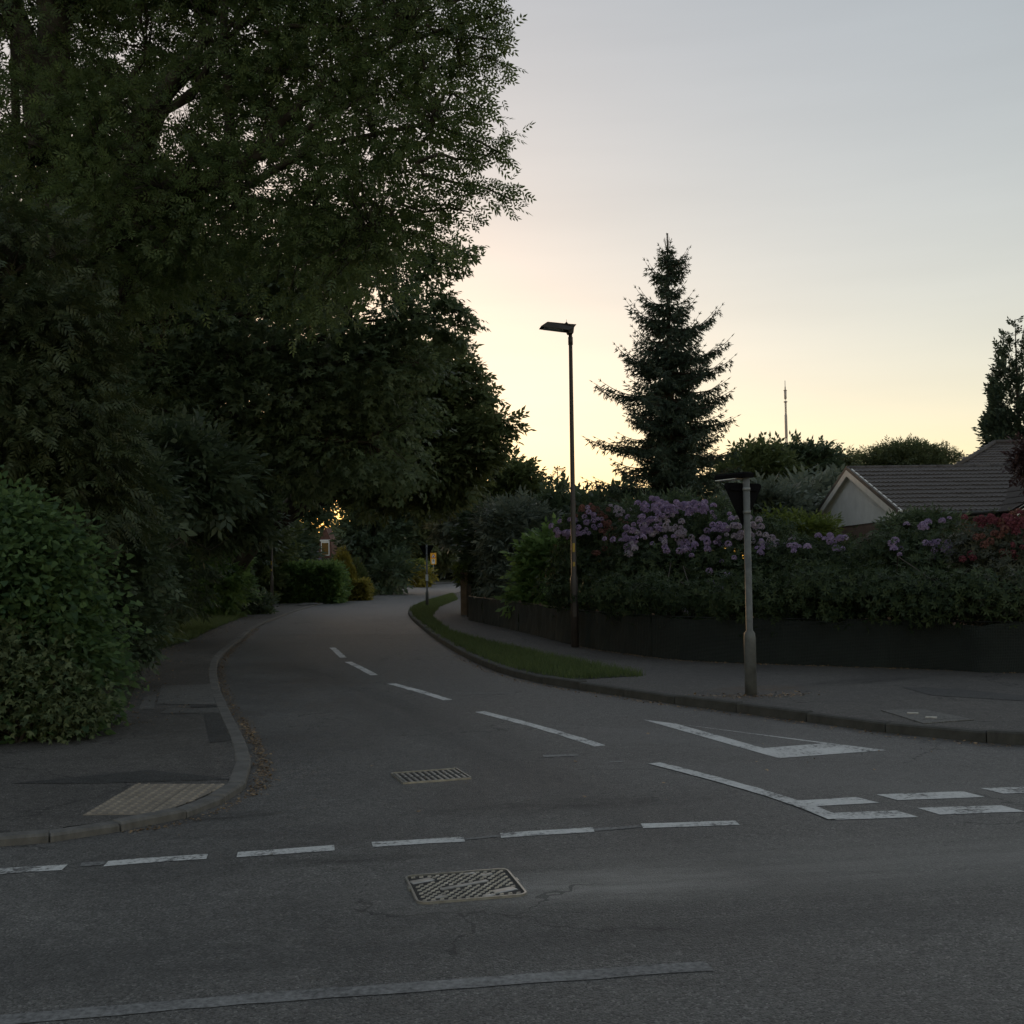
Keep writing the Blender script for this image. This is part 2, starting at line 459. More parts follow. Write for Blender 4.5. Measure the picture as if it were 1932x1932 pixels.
class MB:
    """collects boxes, prisms and tubes into one mesh"""
    def __init__(s):
        s.v, s.f = [], []
    def add(s, vs_, fs):
        k = len(s.v)
        s.v += [tuple(map(float, p)) for p in vs_]
        s.f += [tuple(i + k for i in f) for f in fs]
        return s
    def box(s, a, b, rot=None, org=(0, 0, 0), bev=0.0):
        x0, y0, z0 = a
        x1, y1, z1 = b
        if bev:
            pr = []
            for z, i in ((z0, 0), (z1 - bev, 0), (z1, bev)):
                pr += [(x0 + i, y0 + i, z), (x1 - i, y0 + i, z), (x1 - i, y1 - i, z), (x0 + i, y1 - i, z)]
            fs = [(3, 2, 1, 0), (8, 9, 10, 11)]
            for l in (0, 4):
                for k in range(4):
                    fs.append((l + k, l + (k + 1) % 4, l + 4 + (k + 1) % 4, l + 4 + k))
        else:
            pr = [(x0, y0, z0), (x1, y0, z0), (x1, y1, z0), (x0, y1, z0), (x0, y0, z1), (x1, y0, z1), (x1, y1, z1), (x0, y1, z1)]
            fs = [(3, 2, 1, 0), (4, 5, 6, 7), (0, 1, 5, 4), (1, 2, 6, 5), (2, 3, 7, 6), (3, 0, 4, 7)]
        if rot is not None:
            pr = [tuple(rot @ Vector(p)) for p in pr]
        return s.add([(p[0] + org[0], p[1] + org[1], p[2] + org[2]) for p in pr], fs)
    def slab(s, pts, z0, z1):
        """vertical prism on an outline of x, y points"""
        n = len(pts)
        vs_ = [(p[0], p[1], z0) for p in pts] + [(p[0], p[1], z1) for p in pts]
        fs = [tuple(range(n, 2 * n)), tuple(range(n - 1, -1, -1))]
        for k in range(n):
            fs.append((k, (k + 1) % n, n + (k + 1) % n, n + k))
        return s.add(vs_, fs)
    def plate(s, pts, nrm, th):
        """flat outline of 3-D points with thickness th along nrm"""
        n = len(pts)
        nv = Vector(nrm).normalized() * th
        vs_ = [tuple(p) for p in pts] + [tuple(Vector(p) + nv) for p in pts]
        fs = [tuple(range(n, 2 * n)), tuple(range(n - 1, -1, -1))]
        for k in range(n):
            fs.append((k, (k + 1) % n, n + (k + 1) % n, n + k))
        return s.add(vs_, fs)
    def tube(s, pts, rad, sides=8, cap=True):
        v, q = tube_np(pts, rad, sides)
        k = len(s.v)
        s.v += [tuple(map(float, p)) for p in v]
        s.f += [tuple(int(i) + k for i in f) for f in q]
        if cap:
            n = len(pts)
            s.f.append(tuple(k + i for i in range(sides - 1, -1, -1)))
            s.f.append(tuple(k + (n - 1) * sides + i for i in range(sides)))
        return s
    def build(s, name, mat, parent=None, smooth=False, world_coords=True):
        me = bpy.data.meshes.new(name)
        me.from_pydata(s.v, [], s.f)
        me.update()
        if smooth:
            me.polygons.foreach_set('use_smooth', [True] * len(me.polygons))
        return put(name, me, mat, parent, world_coords)

def tube_np(pts, rad, sides=6):
    pts = np.asarray(pts, float)
    n = len(pts)
    rad = np.broadcast_to(np.asarray(rad, float), (n,))
    d = np.gradient(pts, axis=0)
    d /= np.linalg.norm(d, axis=1, keepdims=True) + 1e-9
    ref = np.where(np.abs(d[:, 2:3]) > 0.9, np.array([[1., 0, 0]]), np.array([[0, 0, 1.]]))
    x = np.cross(d, ref)
    x /= np.linalg.norm(x, axis=1, keepdims=True) + 1e-9
    y = np.cross(d, x)
    a = np.arange(sides) * 2 * np.pi / sides
    V = pts[:, None, :] + rad[:, None, None] * (np.cos(a)[None, :, None] * x[:, None, :] + np.sin(a)[None, :, None] * y[:, None, :])
    q = []
    i = np.arange(n - 1)[:, None] * sides
    k = np.arange(sides)[None, :]
    k2 = (k + 1) % sides
    Q = np.stack([i + k, i + k2, i + sides + k2, i + sides + k], -1).reshape(-1, 4)
    return V.reshape(-1, 3), Q

def join_np(parts):
    V, Q, k = [], [], 0
    for v, q in parts:
        V.append(v)
        Q.append(q + k)
        k += len(v)
    return np.concatenate(V), np.concatenate(Q)

# ------------------------------------------------------------------ leaves
def kite(p0, d, w, l, up=(0, 0, 1), bend=0.06):
    p0, d = np.array(p0, float), np.array(d, float)
    d /= np.linalg.norm(d)
    x = np.cross(d, up)
    x /= np.linalg.norm(x) + 1e-9
    z = np.cross(x, d)
    return np.array([p0, p0 + d * l * .42 + x * w - z * bend * l * .3, p0 + d * l - z * bend * l, p0 + d * l * .42 - x * w - z * bend * l * .3])

def tmpl(kites):
    V = np.concatenate(kites)
    return V, np.arange(len(V)).reshape(-1, 4)

def t_ash():
    k = []
    for t in (.30, .54, .78):
        for s in (-1, 1):
            k.append(kite((0, t, -.07 * t), (s * .8, .62, -.12), .066, .38))
    k.append(kite((0, .88, -.07), (0, 1, -.15), .07, .38))
    return tmpl(k)

def t_twig(n=6, w=.2, l=.52, seed=1, spread=1.0):
    r = np.random.default_rng(seed)
    k = [np.array([(-.008, 0, 0), (.008, 0, 0), (.005, .8, 0), (-.005, .8, 0)])]
    for i in range(n):
        t = .15 + .75 * i / max(1, n - 1)
        s = (-1) ** i
        d = (s * spread * (.6 + .5 * r.random()), .45 + .4 * r.random(), r.normal() * .35 - .1)
        if i == n - 1:
            d = (r.normal() * .2, 1, -.1)
        k.append(kite((0, t, 0), d, w * l * (.8 + .4 * r.random()), l * (.8 + .4 * r.random()), (r.normal() * .3, r.normal() * .3, 1), .1))
    return tmpl(k)

def t_lobed(n=4, l=.5, seed=2):
    """twig of broad lobed leaves: each leaf three kites"""
    r = np.random.default_rng(seed)
    k = []
    for i in range(n):
        t = .1 + .8 * i / max(1, n - 1)
        s = (-1) ** i
        d = np.array((s * (.5 + .5 * r.random()), .5 + .4 * r.random(), r.normal() * .3 - .2))
        d /= np.linalg.norm(d)
        up = np.array((r.normal() * .3, r.normal() * .3, 1.0))
        x = np.cross(d, up); x /= np.linalg.norm(x)
        p0 = np.array((0, t, 0)) + d * .08
        ll = l * (.8 + .4 * r.random())
        k.append(kite(p0, d, .17 * ll, ll, up, .12))
        for q in (-1, 1):
            k.append(kite(p0, d * .72 + x * q * .72, .15 * ll, ll * .74, up, .12))
    return tmpl(k)

def t_heart():
    a = np.array([(0, .02, 0), (-.44, -.10, -.05), (-.36, .48, -.06), (0, 1, -.12)])
    b = np.array([(0, .02, 0), (0, 1, -.12), (.36, .48, -.06), (.44, -.10, -.05)])
    return tmpl([a, b])

def t_ivy():
    k = [kite((0, 0, 0), (0, 1, -.1), .22, 1), kite((0, .05, 0), (.8, .55, -.1), .18, .75), kite((0, .05, 0), (-.8, .55, -.1), .18, .75)]
    return tmpl(k)

def t_frond(n=9, seed=3, w=.055):
    """flat drooping spray of a cypress"""
    r = np.random.default_rng(seed)
    k = [np.array([(-.02, 0, 0), (.02, 0, 0), (.01, 1, -.16), (-.01, 1, -.16)])]
    for i in range(n):
        t = .08 + .85 * i / (n - 1)
        s = (-1) ** i
        k.append(kite((0, t, -.16 * t * t), (s * .75, .8, -.25 + .2 * r.normal()), w * (1.3 - .5 * t), .48 * (1.1 - .7 * t)))
    return tmpl(k)

def t_shoot():
    """spruce shoot: crossed needle blades and two side shoots"""
    k = []
    for p0, d, l in (((0, 0, 0), (0, 1, 0), 1), ((0, .2, 0), (.6, .8, -.1), .55), ((0, .3, 0), (-.6, .8, -.1), .55)):
        d = np.array(d, float); d /= np.linalg.norm(d)
        k.append(kite(p0, d, .085 * l ** .5, l, (0, 0, 1), 0))
    d = np.array((0, 1., 0))
    k.append(kite((0, 0, 0), d, .085, 1, (1, 0, .1), 0))
    return tmpl(k)

def t_whorl(n=5, seed=4, w=.13):
    r = np.random.default_rng(seed)
    k = []
    for i in range(n):
        a = i * 2 * math.pi / n + r.normal() * .2
        e = .25 + .35 * r.random()
        k.append(kite((0, 0, 0), (math.cos(a), e, math.sin(a)), w, 1.0 * (.8 + .3 * r.random()), (0, 1, 0), .12))
    return tmpl(k)

T = dict(ash=[t_ash()], twig=[t_twig(6, .24, .5, s) for s in (1, 2, 3)], narrow=[t_twig(7, .16, .5, s) for s in (5, 6)],
         lobed=[t_lobed(4, .5, s) for s in (1, 2, 3)], heart=[t_heart()], ivy=[t_ivy()],
         frond=[t_frond(9, s) for s in (1, 2)], shoot=[t_shoot()], whorl=[t_whorl(5, s, .15) for s in (1, 2, 3)],
         dense=[t_twig(6, .32, .55, s, .8) for s in (7, 8)])

def unit(v):
    return v / (np.linalg.norm(v, axis=-1, keepdims=True) + 1e-9)

def scatter(kind, pos, dirs, scale, up_jit=0.5, vmin=0.0, vmax=1.0, up=(0, 0, 1)):
    """place copies of a leaf template; returns vertices, quads and a per-leaf value"""
    N = len(pos)
    d = unit(dirs)
    u = np.asarray(up)[None, :] + RNG.normal(size=(N, 3)) * up_jit
    x = unit(np.cross(d, u))
    z = np.cross(x, d)
    scale = np.broadcast_to(np.asarray(scale, float), (N,))
    Vs, Qs, vs_, k = [], [], [], 0
    tl = T[kind]
    which = RNG.integers(0, len(tl), N)
    for w, (tv, tq) in enumerate(tl):
        m = which == w
        n = int(m.sum())
        if not n:
            continue
        V = pos[m][:, None, :] + scale[m][:, None, None] * (tv[None, :, 0:1] * x[m][:, None, :] + tv[None, :, 1:2] * d[m][:, None, :] + tv[None, :, 2:3] * z[m][:, None, :])
        q = tq[None] + (np.arange(n) * len(tv))[:, None, None] + k
        Vs.append(V.reshape(-1, 3))
        Qs.append(q.reshape(-1, 4))
        base = RNG.random(n) * (vmax - vmin) + vmin
        per = np.clip(base[:, None] + RNG.normal(size=(n, len(tq))) * .12, 0, 1)
        vs_.append(np.repeat(per, 4, axis=1).reshape(-1))
        k += n * len(tv)
    return np.concatenate(Vs), np.concatenate(Qs), np.concatenate(vs_)

def lobe_px(cx, cy, rx, ry, Y, rd=None):
    """an ellipsoid that covers rx, ry picture points round cx, cy at distance Y"""
    c = P(cx, cy, Y)
    s = Y / F
    return (c, np.array([rx * s, rd if rd else .5 * (rx + ry) * s, ry * s]))

def in_lobes(lobes, n_clump, per, crad, shell=0.55, up_bias=0.0, weights=None):
    """clumps of leaf positions in ellipsoids; returns positions, directions and clump centres"""
    vol = np.array([float(np.prod(r)) ** .75 for _, r in lobes]) if weights is None else np.array(weights, float)
    ln = RNG.choice(len(lobes), n_clump, p=vol / vol.sum())
    u = unit(RNG.normal(size=(n_clump, 3)) + np.array([0, 0, up_bias]))
    rad = shell + (1 - shell) * RNG.random(n_clump) ** .6
    cc = np.array([lobes[i][0] for i in ln])
    rr = np.array([lobes[i][1] for i in ln])
    cen = cc + u * rad[:, None] * rr
    out = unit(u / rr)
    k = np.maximum(3, (per * (.5 + RNG.random(n_clump))).astype(int))
    idx = np.repeat(np.arange(n_clump), k)
    cr = crad * (.6 + .8 * RNG.random(n_clump))
    off = RNG.normal(size=(len(idx), 3)) * .55 * np.array([1, 1, .6])
    ol = np.linalg.norm(off, axis=1, keepdims=True)
    off *= np.minimum(1.0, .95 / (ol + 1e-9))              # no strays far from their clump
    pos = cen[idx] + off * cr[idx][:, None]
    dirs = unit(off) * .9 + out[idx] * .8 + RNG.normal(size=(len(idx), 3)) * .45
    return pos, dirs, cen

def carve(pos, dirs, holes):
    """leave open gaps in a crown: ellipsoidal holes along a line of sight through the gap"""
    if not holes:
        return pos, dirs
    x, y = proj(pos)
    keep = np.ones(len(pos), bool)
    for (hx, hy, rx, ry, am) in holes:
        inside = ((x - hx) / rx) ** 2 + ((y - hy) / ry) ** 2 < (.7 + .6 * RNG.random(len(pos)))
        keep &= ~(inside & (RNG.random(len(pos)) < am))
    return pos[keep], dirs[keep]

def limb_path(a, b, n=6, sag=.08, jit=.04):
    a, b = np.asarray(a, float), np.asarray(b, float)
    t = np.linspace(0, 1, n)[:, None]
    l = np.linalg.norm(b - a)
    p = a + (b - a) * t
    p[:, 2] += (np.sin(t[:, 0] * np.pi) * sag) * l
    j = RNG.normal(size=(n, 3)) * jit * l
    j[0] = j[-1] = 0
    return p + j

def crown_mesh(name, lobes, kind, n_clump, per, crad, size, parent, mat, shell=.5, up_bias=0., holes=None, droop=.25,
               up_jit=.5, weights=None, zmin=None, vr=(0, 1), extra=None):
    pos, dirs, cen = in_lobes(lobes, n_clump, per, crad, shell, up_bias, weights)
    dirs[:, 2] -= droop
    if extra is not None:
        pos = np.concatenate([pos, extra[0]])
        dirs = np.concatenate([dirs, extra[1]])
    if zmin is not None:
        m = pos[:, 2] > zmin
        pos, dirs = pos[m], dirs[m]
    pos, dirs = carve(pos, dirs, holes)
    sc_ = size * (.75 + .5 * RNG.random(len(pos)))
    V, Q, v = scatter(kind, pos, dirs, sc_, up_jit, vr[0], vr[1])
    o = put(name, mesh_np(name, V, Q, None, v), mat, parent)
    tag(o, kind='stuff')
    return o, cen

def woody(name, trunk, limbs, cen, parent, mat, twig_r=.012, every=2):
    """trunk, limbs and thin boughs running out to the leaf clumps as one tapered woody part"""
    parts = [tube_np(trunk[0], trunk[1], 10)]
    nodes = [trunk[0][len(trunk[0]) // 2:]]
    for p, r in limbs:
        parts.append(tube_np(p, r, 7))
        nodes.append(np.asarray(p))
    nodes = np.concatenate(nodes)
    for c in cen[::every]:
        dd = np.linalg.norm(nodes - c, axis=1) + .6 * np.maximum(0, nodes[:, 2] - c[2])
        j = int(np.argmin(dd))
        a = nodes[j]
        if np.linalg.norm(a - c) < .15:
            continue
        pth = limb_path(a, c, 5, .06, .035)
        r0 = twig_r * (1 + .5 * np.linalg.norm(a - c))
        parts.append(tube_np(pth, np.linspace(r0, twig_r * .3, 5), 3))
    V, Q = join_np(parts)
    return put(name, mesh_np(name, V, Q, None, None, True), mat, parent)


# ================================================================== THE SETTING
Z_L, Z_R = 0.045, 0.09                      # footway heights left and right of the side road

def smooth_line(pts, step=0.3):
    """Catmull-Rom through x, y points, then even spacing"""
    p = np.asarray([q[:2] for q in pts], float)
    p = np.concatenate([[2 * p[0] - p[1]], p, [2 * p[-1] - p[-2]]])
    out = []
    for i in range(1, len(p) - 2):
        n = max(2, int(np.linalg.norm(p[i + 1] - p[i]) / step) + 1)
        t = np.linspace(0, 1, n, endpoint=False)[:, None]
        out.append(.5 * (2 * p[i] + (p[i + 1] - p[i - 1]) * t + (2 * p[i - 1] - 5 * p[i] + 4 * p[i + 1] - p[i + 2]) * t ** 2
                         + (3 * p[i] - p[i - 1] - 3 * p[i + 1] + p[i + 2]) * t ** 3))
    out.append(p[-2:-1])
    return np.concatenate(out)

def offset(line, d):
    t = np.gradient(line, axis=0)
    t /= np.linalg.norm(t, axis=1, keepdims=True) + 1e-9
    return line + np.stack([-t[:, 1], t[:, 0]], 1) * d

def sheet(name, pts, z, mat, parent=None, kind='structure'):
    me = bpy.data.meshes.new(name)
    bm = bmesh.new()
    f = bm.faces.new([bm.verts.new((p[0], p[1], z)) for p in pts])
    bm.normal_update()
    if f.normal.z < 0:
        f.normal_flip()
    bmesh.ops.triangulate(bm, faces=bm.faces[:])
    bm.to_mesh(me)
    bm.free()
    o = put(name, me, mat, parent)
    if parent is None:
        tag(o, kind=kind)
    return o

KL = smooth_line([(-70, -6.6), (-20, 2.9), (-6, 5.75)] + [G(x, y) for x, y in (
    (0, 1599), (137, 1580), (235, 1568), (325, 1552), (391, 1529), (450, 1501), (469, 1478), (475, 1454), (469, 1423), (454, 1388), (434, 1349),
    (414, 1302), (409, 1263), (420, 1239), (450, 1212), (500, 1177), (580, 1147), (640, 1133))] +
    [(-9.0, 70), (-8.9, 86), (-8.1, 96), (-6.9, 105), (-5, 115), (-1, 126), (10, 140), (40, 150)], 0.25)
KR = smooth_line([(70, 20.5), (20, 11.0), (8.5, 8.75), (5.9, 8.7)] + [G(x, y) for x, y in (
    (1932, 1407), (1845, 1400), (1782, 1395), (1711, 1388), (1650, 1380), (1585, 1372), (1500, 1359), (1400, 1346), (1300, 1333), (1200, 1318), (1100, 1303),
    (1000, 1285), (920, 1261), (850, 1225), (800, 1190), (772, 1163), (775, 1151), (800, 1139), (830, 1130), (865, 1119))] +
    [(-2.6, 86), (0.5, 100), (6, 115), (18, 130), (40, 140)], 0.25)
near_edge = [(70, 14.2), (-70, -12.4)]

ground = sheet('ground', [(-4000, -4000), (4000, -4000), (4000, 4000), (-4000, 4000)], -0.06, M['soil'])
near_kerb = smooth_line([(-70, -12.4), (70, 14.2)], 0.9)
road_pts = [tuple(p) for p in offset(KL, 0.05)] + [tuple(p) for p in offset(KR, -0.05)[::-1]] + near_edge
road = sheet('road', road_pts, 0.0, M['road'])
# the older surfacing further up the side road begins at an irregular joint
cut = 26.5
jl = [p for p in KL if p[1] > cut and p[0] < 45]
jr = [p for p in KR if p[1] > cut - 0.6 and p[0] < 45]
joint = [(jr[0][0] + (jl[0][0] - jr[0][0]) * t + 0, jr[0][1] + (jl[0][1] - jr[0][1]) * t + (random.random() - .5) * .35) for t in np.linspace(0, 1, 14)][1:-1]
sheet('road_surfacing', [tuple(p) for p in offset(np.array(jl), -0.01)] + [tuple(p) for p in offset(np.array(jr), 0.01)[::-1]] + joint, 0.004, M['road_far'], road)

footL = sheet('footway', [tuple(p) for p in offset(KL, 0.11)] + [(40, 190), (-70, 190)], Z_L, M['path'])
footR = sheet('footway', [tuple(p) for p in offset(KR, -0.11)] + [(70, 140)], Z_R, M['path'])
footN = sheet('footway', [tuple(p) for p in offset(near_kerb, -0.11)] + [(70, -30), (-70, -30)], 0.1, M['path'])

HL = [(-70, -1.0), (-20, 6.6), tuple(G(0, 1395, Z_L)[:2])] + [tuple(G(x, y, Z_L)[:2]) for x, y in ((190, 1380), (242, 1330), (281, 1232), (352, 1212), (391, 1193), (469, 1160), (508, 1153))] + \
     [(-10.6, 47), (-10.9, 60), (-11.2, 80), (-10.5, 100), (-8, 118), (-3, 132), (10, 147), (40, 157)]
sheet('garden_ground', HL + [(40, 188), (-68, 188)], Z_L + 0.012, M['lawn'])
FENCE_PX = ((884, 1170), (985, 1193), (1085, 1218), (1200, 1236), (1321, 1248), (1542, 1256), (1760, 1263), (1932, 1270))
FB = [G(x, y, Z_R) for x, y in FENCE_PX] + [np.array([10.2, 15.0, Z_R]), np.array([14.5, 15.6, Z_R])]
sheet('garden_ground', [tuple(p[:2]) for p in FB][::-1] + [(-1.45, 36), (-2.0, 60), (-1.2, 86), (2.2, 99), (8, 113), (20, 127), (40, 136), (68, 138), (68, 26)], Z_R + 0.012, M['lawn'])
VERGE_R = [G(x, y, Z_R)[:2] for x, y in ((1213, 1275), (1150, 1262), (1050, 1241), (943, 1219), (846, 1192), (812, 1163), (826, 1146), (862, 1131))]
kr_in = offset(KR, -0.12)
vseg = [p for p in kr_in if 14.2 < p[1] < 62 and p[0] < 1.5]
verge_poly = [tuple(p) for p in vseg] + [tuple(p) for p in VERGE_R[::-1]]
sheet('verge', verge_poly, Z_R + 0.006, M['lawn'])

# ------------------------------------------------------------------ kerbs
def kerb(name, line, side, top_at, length=0.915, maxd=75, mat='kerb'):
    root = empty(name, (0, 0, 0))
    tag(root, kind='structure')
    me = MB().box((-.5, 0, -.14), (.5, .125, 0), bev=.014)
    mesh = bpy.data.meshes.new('kerbstone')
    mesh.from_pydata(me.v, [], me.f)
    mesh.update()
    mesh.materials.append(M[mat])
    seg = np.linalg.norm(np.diff(line, axis=0), axis=1)
    s = np.concatenate([[0], np.cumsum(seg)])
    at = lambda d: np.array([np.interp(d, s, line[:, 0]), np.interp(d, s, line[:, 1])])
    d, n = 0.0, 0
    while d < s[-1] - .5 and n < 290:
        a = at(d)
        # short stones where the line bends
        l = length
        t1, t2 = at(min(d + .05, s[-1])) - a, at(min(d + l + .05, s[-1])) - at(min(d + l, s[-1] - .06))
        ang = abs(math.atan2(t1[0] * t2[1] - t1[1] * t2[0], t1 @ t2))
        if ang > .22:
            l = length * .5
        b = at(min(d + l, s[-1]))
        mid = (a + b) / 2
        if np.linalg.norm(mid) < maxd:
            v = b - a
            o = bpy.data.objects.new('kerbstone', mesh)
            COL.objects.link(o)
            o.parent = root
            o.location = (a[0] / 2 + b[0] / 2, a[1] / 2 + b[1] / 2, top_at(mid) + RNG.normal() * .004)
            o.rotation_euler = (RNG.normal() * .006, RNG.normal() * .004, math.atan2(v[1], v[0]) + (0 if side > 0 else math.pi))
            o.scale = (np.linalg.norm(v) - .012, 1, 1)
            n += 1
        d += l
    return root
def topL(p):
    near = math.exp(-((p[0] + 2.0) ** 2 + (p[1] - 7.5) ** 2) / 1.0)
    return 0.095 - 0.03 * near if p[1] < 6.4 else 0.072
kerb('kerb', KL[(KL[:, 0] > -14)], +1, lambda p: 0.051, .915, 75)
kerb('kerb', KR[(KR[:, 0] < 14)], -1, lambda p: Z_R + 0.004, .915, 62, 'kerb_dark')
kerb('kerb', near_kerb[(np.abs(near_kerb[:, 0]) < 9)], -1, lambda p: 0.104)

# ------------------------------------------------------------------ painted markings (parts of the road)
def strip(name, p0, p1, w, mat='paint', z=0.003, skew=0.0, mid=None):
    """a painted line from p0 to p1 with slightly uneven edges"""
    a, b = np.array(p0[:2]), np.array(p1[:2])
    pts = [a, b] if mid is None else [a] + [np.array(m[:2]) for m in mid] + [b]
    ln = smooth_line(pts, .12) if len(pts) > 2 else np.linspace(a, b, max(3, int(np.linalg.norm(b - a) / .12)))
    up, dn = offset(ln, w / 2), offset(ln, -w / 2)
    t = (b - a) / (np.linalg.norm(b - a) + 1e-9)
    k = len(ln)
    up = up + RNG.normal(size=(k, 2)) * .0035 + t * skew * .5
    dn = dn + RNG.normal(size=(k, 2)) * .0035 - t * skew * .5
    V = np.zeros((2 * k, 3))
    V[:k, :2], V[k:, :2] = dn, up
    V[:, 2] = z
    Q = [(i, i + 1, k + i + 1, k + i) for i in range(k - 1)]
    return put(name, mesh_np(name, V, Q), M[mat], road)

for a, b in (((-130, 1653), (122, 1637)), ((200, 1630), (392, 1616)), ((447, 1613), (632, 1600)), ((703, 1594), (875, 1584)), ((943, 1577), (1120, 1566)), ((1212, 1559), (1392, 1553))):
    strip('edge_line', G(*a), G(*b), .11, skew=.012)
strip('worn_edge_line', G(152, 1632), G(198, 1629.5), .07, 'paint_faded')
strip('worn_edge_line', G(1120, 1566), G(1212, 1559), .06, 'paint_faded')
strip('worn_edge_line', G(875, 1584), G(943, 1577), .04, 'paint_faded')
for a, b in (((1505, 1517), (1637, 1510)), ((1672, 1505), (1838, 1499)), ((1872, 1493), (2040, 1487)), ((1560, 1541), (1712, 1536)), ((1752, 1531), (1912, 1526)), ((1960, 1522), (2120, 1515))):
    strip('give_way_line', G(*a), G(*b), .19, skew=-.05)
strip('centre_line', G(1235, 1441), G(1580, 1546), .115, z=.006, mid=[G(1340, 1468), G(1490, 1512)])
for a, b, m in (((905, 1343), (1133, 1408), (1020, 1373)), ((738, 1290), (845, 1321), (790, 1304)), ((657, 1249), (706, 1274), (680, 1260)), ((627, 1222), (648, 1241), (637, 1231))):
    strip('centre_dash', G(*a), G(*b), .115, mid=[G(*m)])
strip('faded_main_line', G(-160, 1940), G(1340, 1823), .095, 'paint_faded', mid=[G(400, 1892), G(800, 1862)])
strip('worn_scrap', G(1025, 1427), G(1092, 1425), .09, 'paint_faded')
strip('worn_scrap', G(1150, 1437), G(1178, 1437), .05, 'paint_faded')
strip('worn_scrap', G(860, 1308), G(972, 1308), .07, 'paint_faded')
strip('ramp_edge_paint', G(800, 1177), G(845, 1177), .22, 'paint_faded', z=.007)
tri_o = [G(1213, 1358), G(1672, 1416), G(1468, 1431)]
tri_i = [G(1276, 1366), G(1553, 1403), G(1441, 1412)]
V = [(p[0], p[1], .003) for p in tri_o + tri_i]
put('give_way_triangle', mesh_np('give_way_triangle', V, [(0, 1, 4, 3), (1, 2, 5, 4), (2, 0, 3, 5)]), M['paint'], road)

# patches in the footways
def quad_px(name, px, z, mat, parent):
    return sheet(name, [G(x, y, z)[:2] for x, y in px], z, M[mat], parent)
quad_px('patch', ((305, 1293), (403, 1291), (423, 1329), (296, 1328)), Z_L + .004, 'patch_light', footL)
quad_px('patch', ((318, 1337), (425, 1334), (430, 1344), (300, 1346)), Z_L + .004, 'patch_light', footL)
quad_px('patch', ((270, 1316), (296, 1309), (290, 1337), (262, 1338)), Z_L + .004, 'patch_light', footL)
quad_px('patch', ((362, 1330), (423, 1330), (424, 1333), (357, 1335)), Z_L + .005, 'patch_dark', footL)
quad_px('patch', ((385, 1347), (432, 1346), (456, 1395), (396, 1401)), Z_L + .004, 'patch_dark', footL)
quad_px('patch', ((20, 1478), (280, 1452), (440, 1470), (175, 1478)), Z_L + .003, 'patch_dark', footL)
quad_px('patch', ((1700, 1296), (1810, 1300), (1932, 1312), (1932, 1322), (1760, 1312)), Z_R + .004, 'patch_dark', footR)

# blister paving by the dropped kerb: each slab a part
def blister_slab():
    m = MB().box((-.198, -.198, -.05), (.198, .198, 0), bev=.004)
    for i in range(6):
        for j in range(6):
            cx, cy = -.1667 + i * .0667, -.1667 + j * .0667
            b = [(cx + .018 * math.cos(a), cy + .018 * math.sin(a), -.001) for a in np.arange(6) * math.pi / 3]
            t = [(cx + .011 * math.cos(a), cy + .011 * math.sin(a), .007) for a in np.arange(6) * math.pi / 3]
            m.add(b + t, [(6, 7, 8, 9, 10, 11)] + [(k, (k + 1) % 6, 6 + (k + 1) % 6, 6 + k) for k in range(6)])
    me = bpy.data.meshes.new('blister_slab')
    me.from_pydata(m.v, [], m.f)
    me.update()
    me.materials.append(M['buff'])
    me.materials.append(M['buff_lit_worn'])
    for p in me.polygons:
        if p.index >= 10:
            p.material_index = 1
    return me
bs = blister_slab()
o0, o1 = G(166, 1537, Z_L)[:2], G(405, 1534, Z_L)[:2]
ux = (o1 - o0) / np.linalg.norm(o1 - o0)
uy = np.array([-ux[1], ux[0]])
for j in range(3):
    for i in range(4):
        c = o0 + ux * (.17 + .4 * i) + uy * (.18 + .4 * j)
        if j == 2 or i == 3: pass
        # cut each slab back to the inner edge of the kerb, and to the laid rectangle
        bm = bmesh.new()
        bm.from_mesh(bs)
        bm.transform(Matrix.Translation((c[0], c[1], Z_L + .006 + RNG.normal() * .0012)) @ Matrix.Rotation(math.atan2(ux[1], ux[0]), 4, 'Z'))
        near = sorted(range(len(KL)), key=lambda q: np.linalg.norm(KL[q] - c))[:5]
        planes = []
        for q in near[::2]:
            t = KL[min(q + 1, len(KL) - 1)] - KL[max(q - 1, 0)]
            t = t / np.linalg.norm(t)
            nl_ = np.array([-t[1], t[0]])
            planes.append((KL[q] + nl_ * .132, -nl_))
        a_, b_ = G(190, 1481, Z_L)[:2], G(440, 1480, Z_L)[:2]
        tt_ = (b_ - a_) / np.linalg.norm(b_ - a_)
        planes.append((a_, np.array([-tt_[1], tt_[0]])))
        for pc_, pn in planes:
            bmesh.ops.bisect_plane(bm, geom=bm.verts[:] + bm.edges[:] + bm.faces[:], plane_co=(pc_[0], pc_[1], 0), plane_no=(pn[0], pn[1], 0), clear_outer=True)
        if len(bm.faces) < 8 or max(v.co.x for v in bm.verts) - min(v.co.x for v in bm.verts) < .06:
            bm.free()
            continue
        me = bpy.data.meshes.new('blister_slab')
        bm.to_mesh(me)
        bm.free()
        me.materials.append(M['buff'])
        me.materials.append(M['buff_lit_worn'])
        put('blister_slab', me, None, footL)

# ================================================================== THINGS IN THE ROAD
def rounded(cx, cy, hx, hy, r, n=5):
    out = []
    for sx, sy, a0 in ((1, 1, 0), (-1, 1, 90), (-1, -1, 180), (1, -1, 270)):
        for k in range(n + 1):
            a = math.radians(a0 + 90 * k / n)
            out.append((cx + sx * (hx - r) + r * math.cos(a), cy + sy * (hy - r) + r * math.sin(a)))
    return out

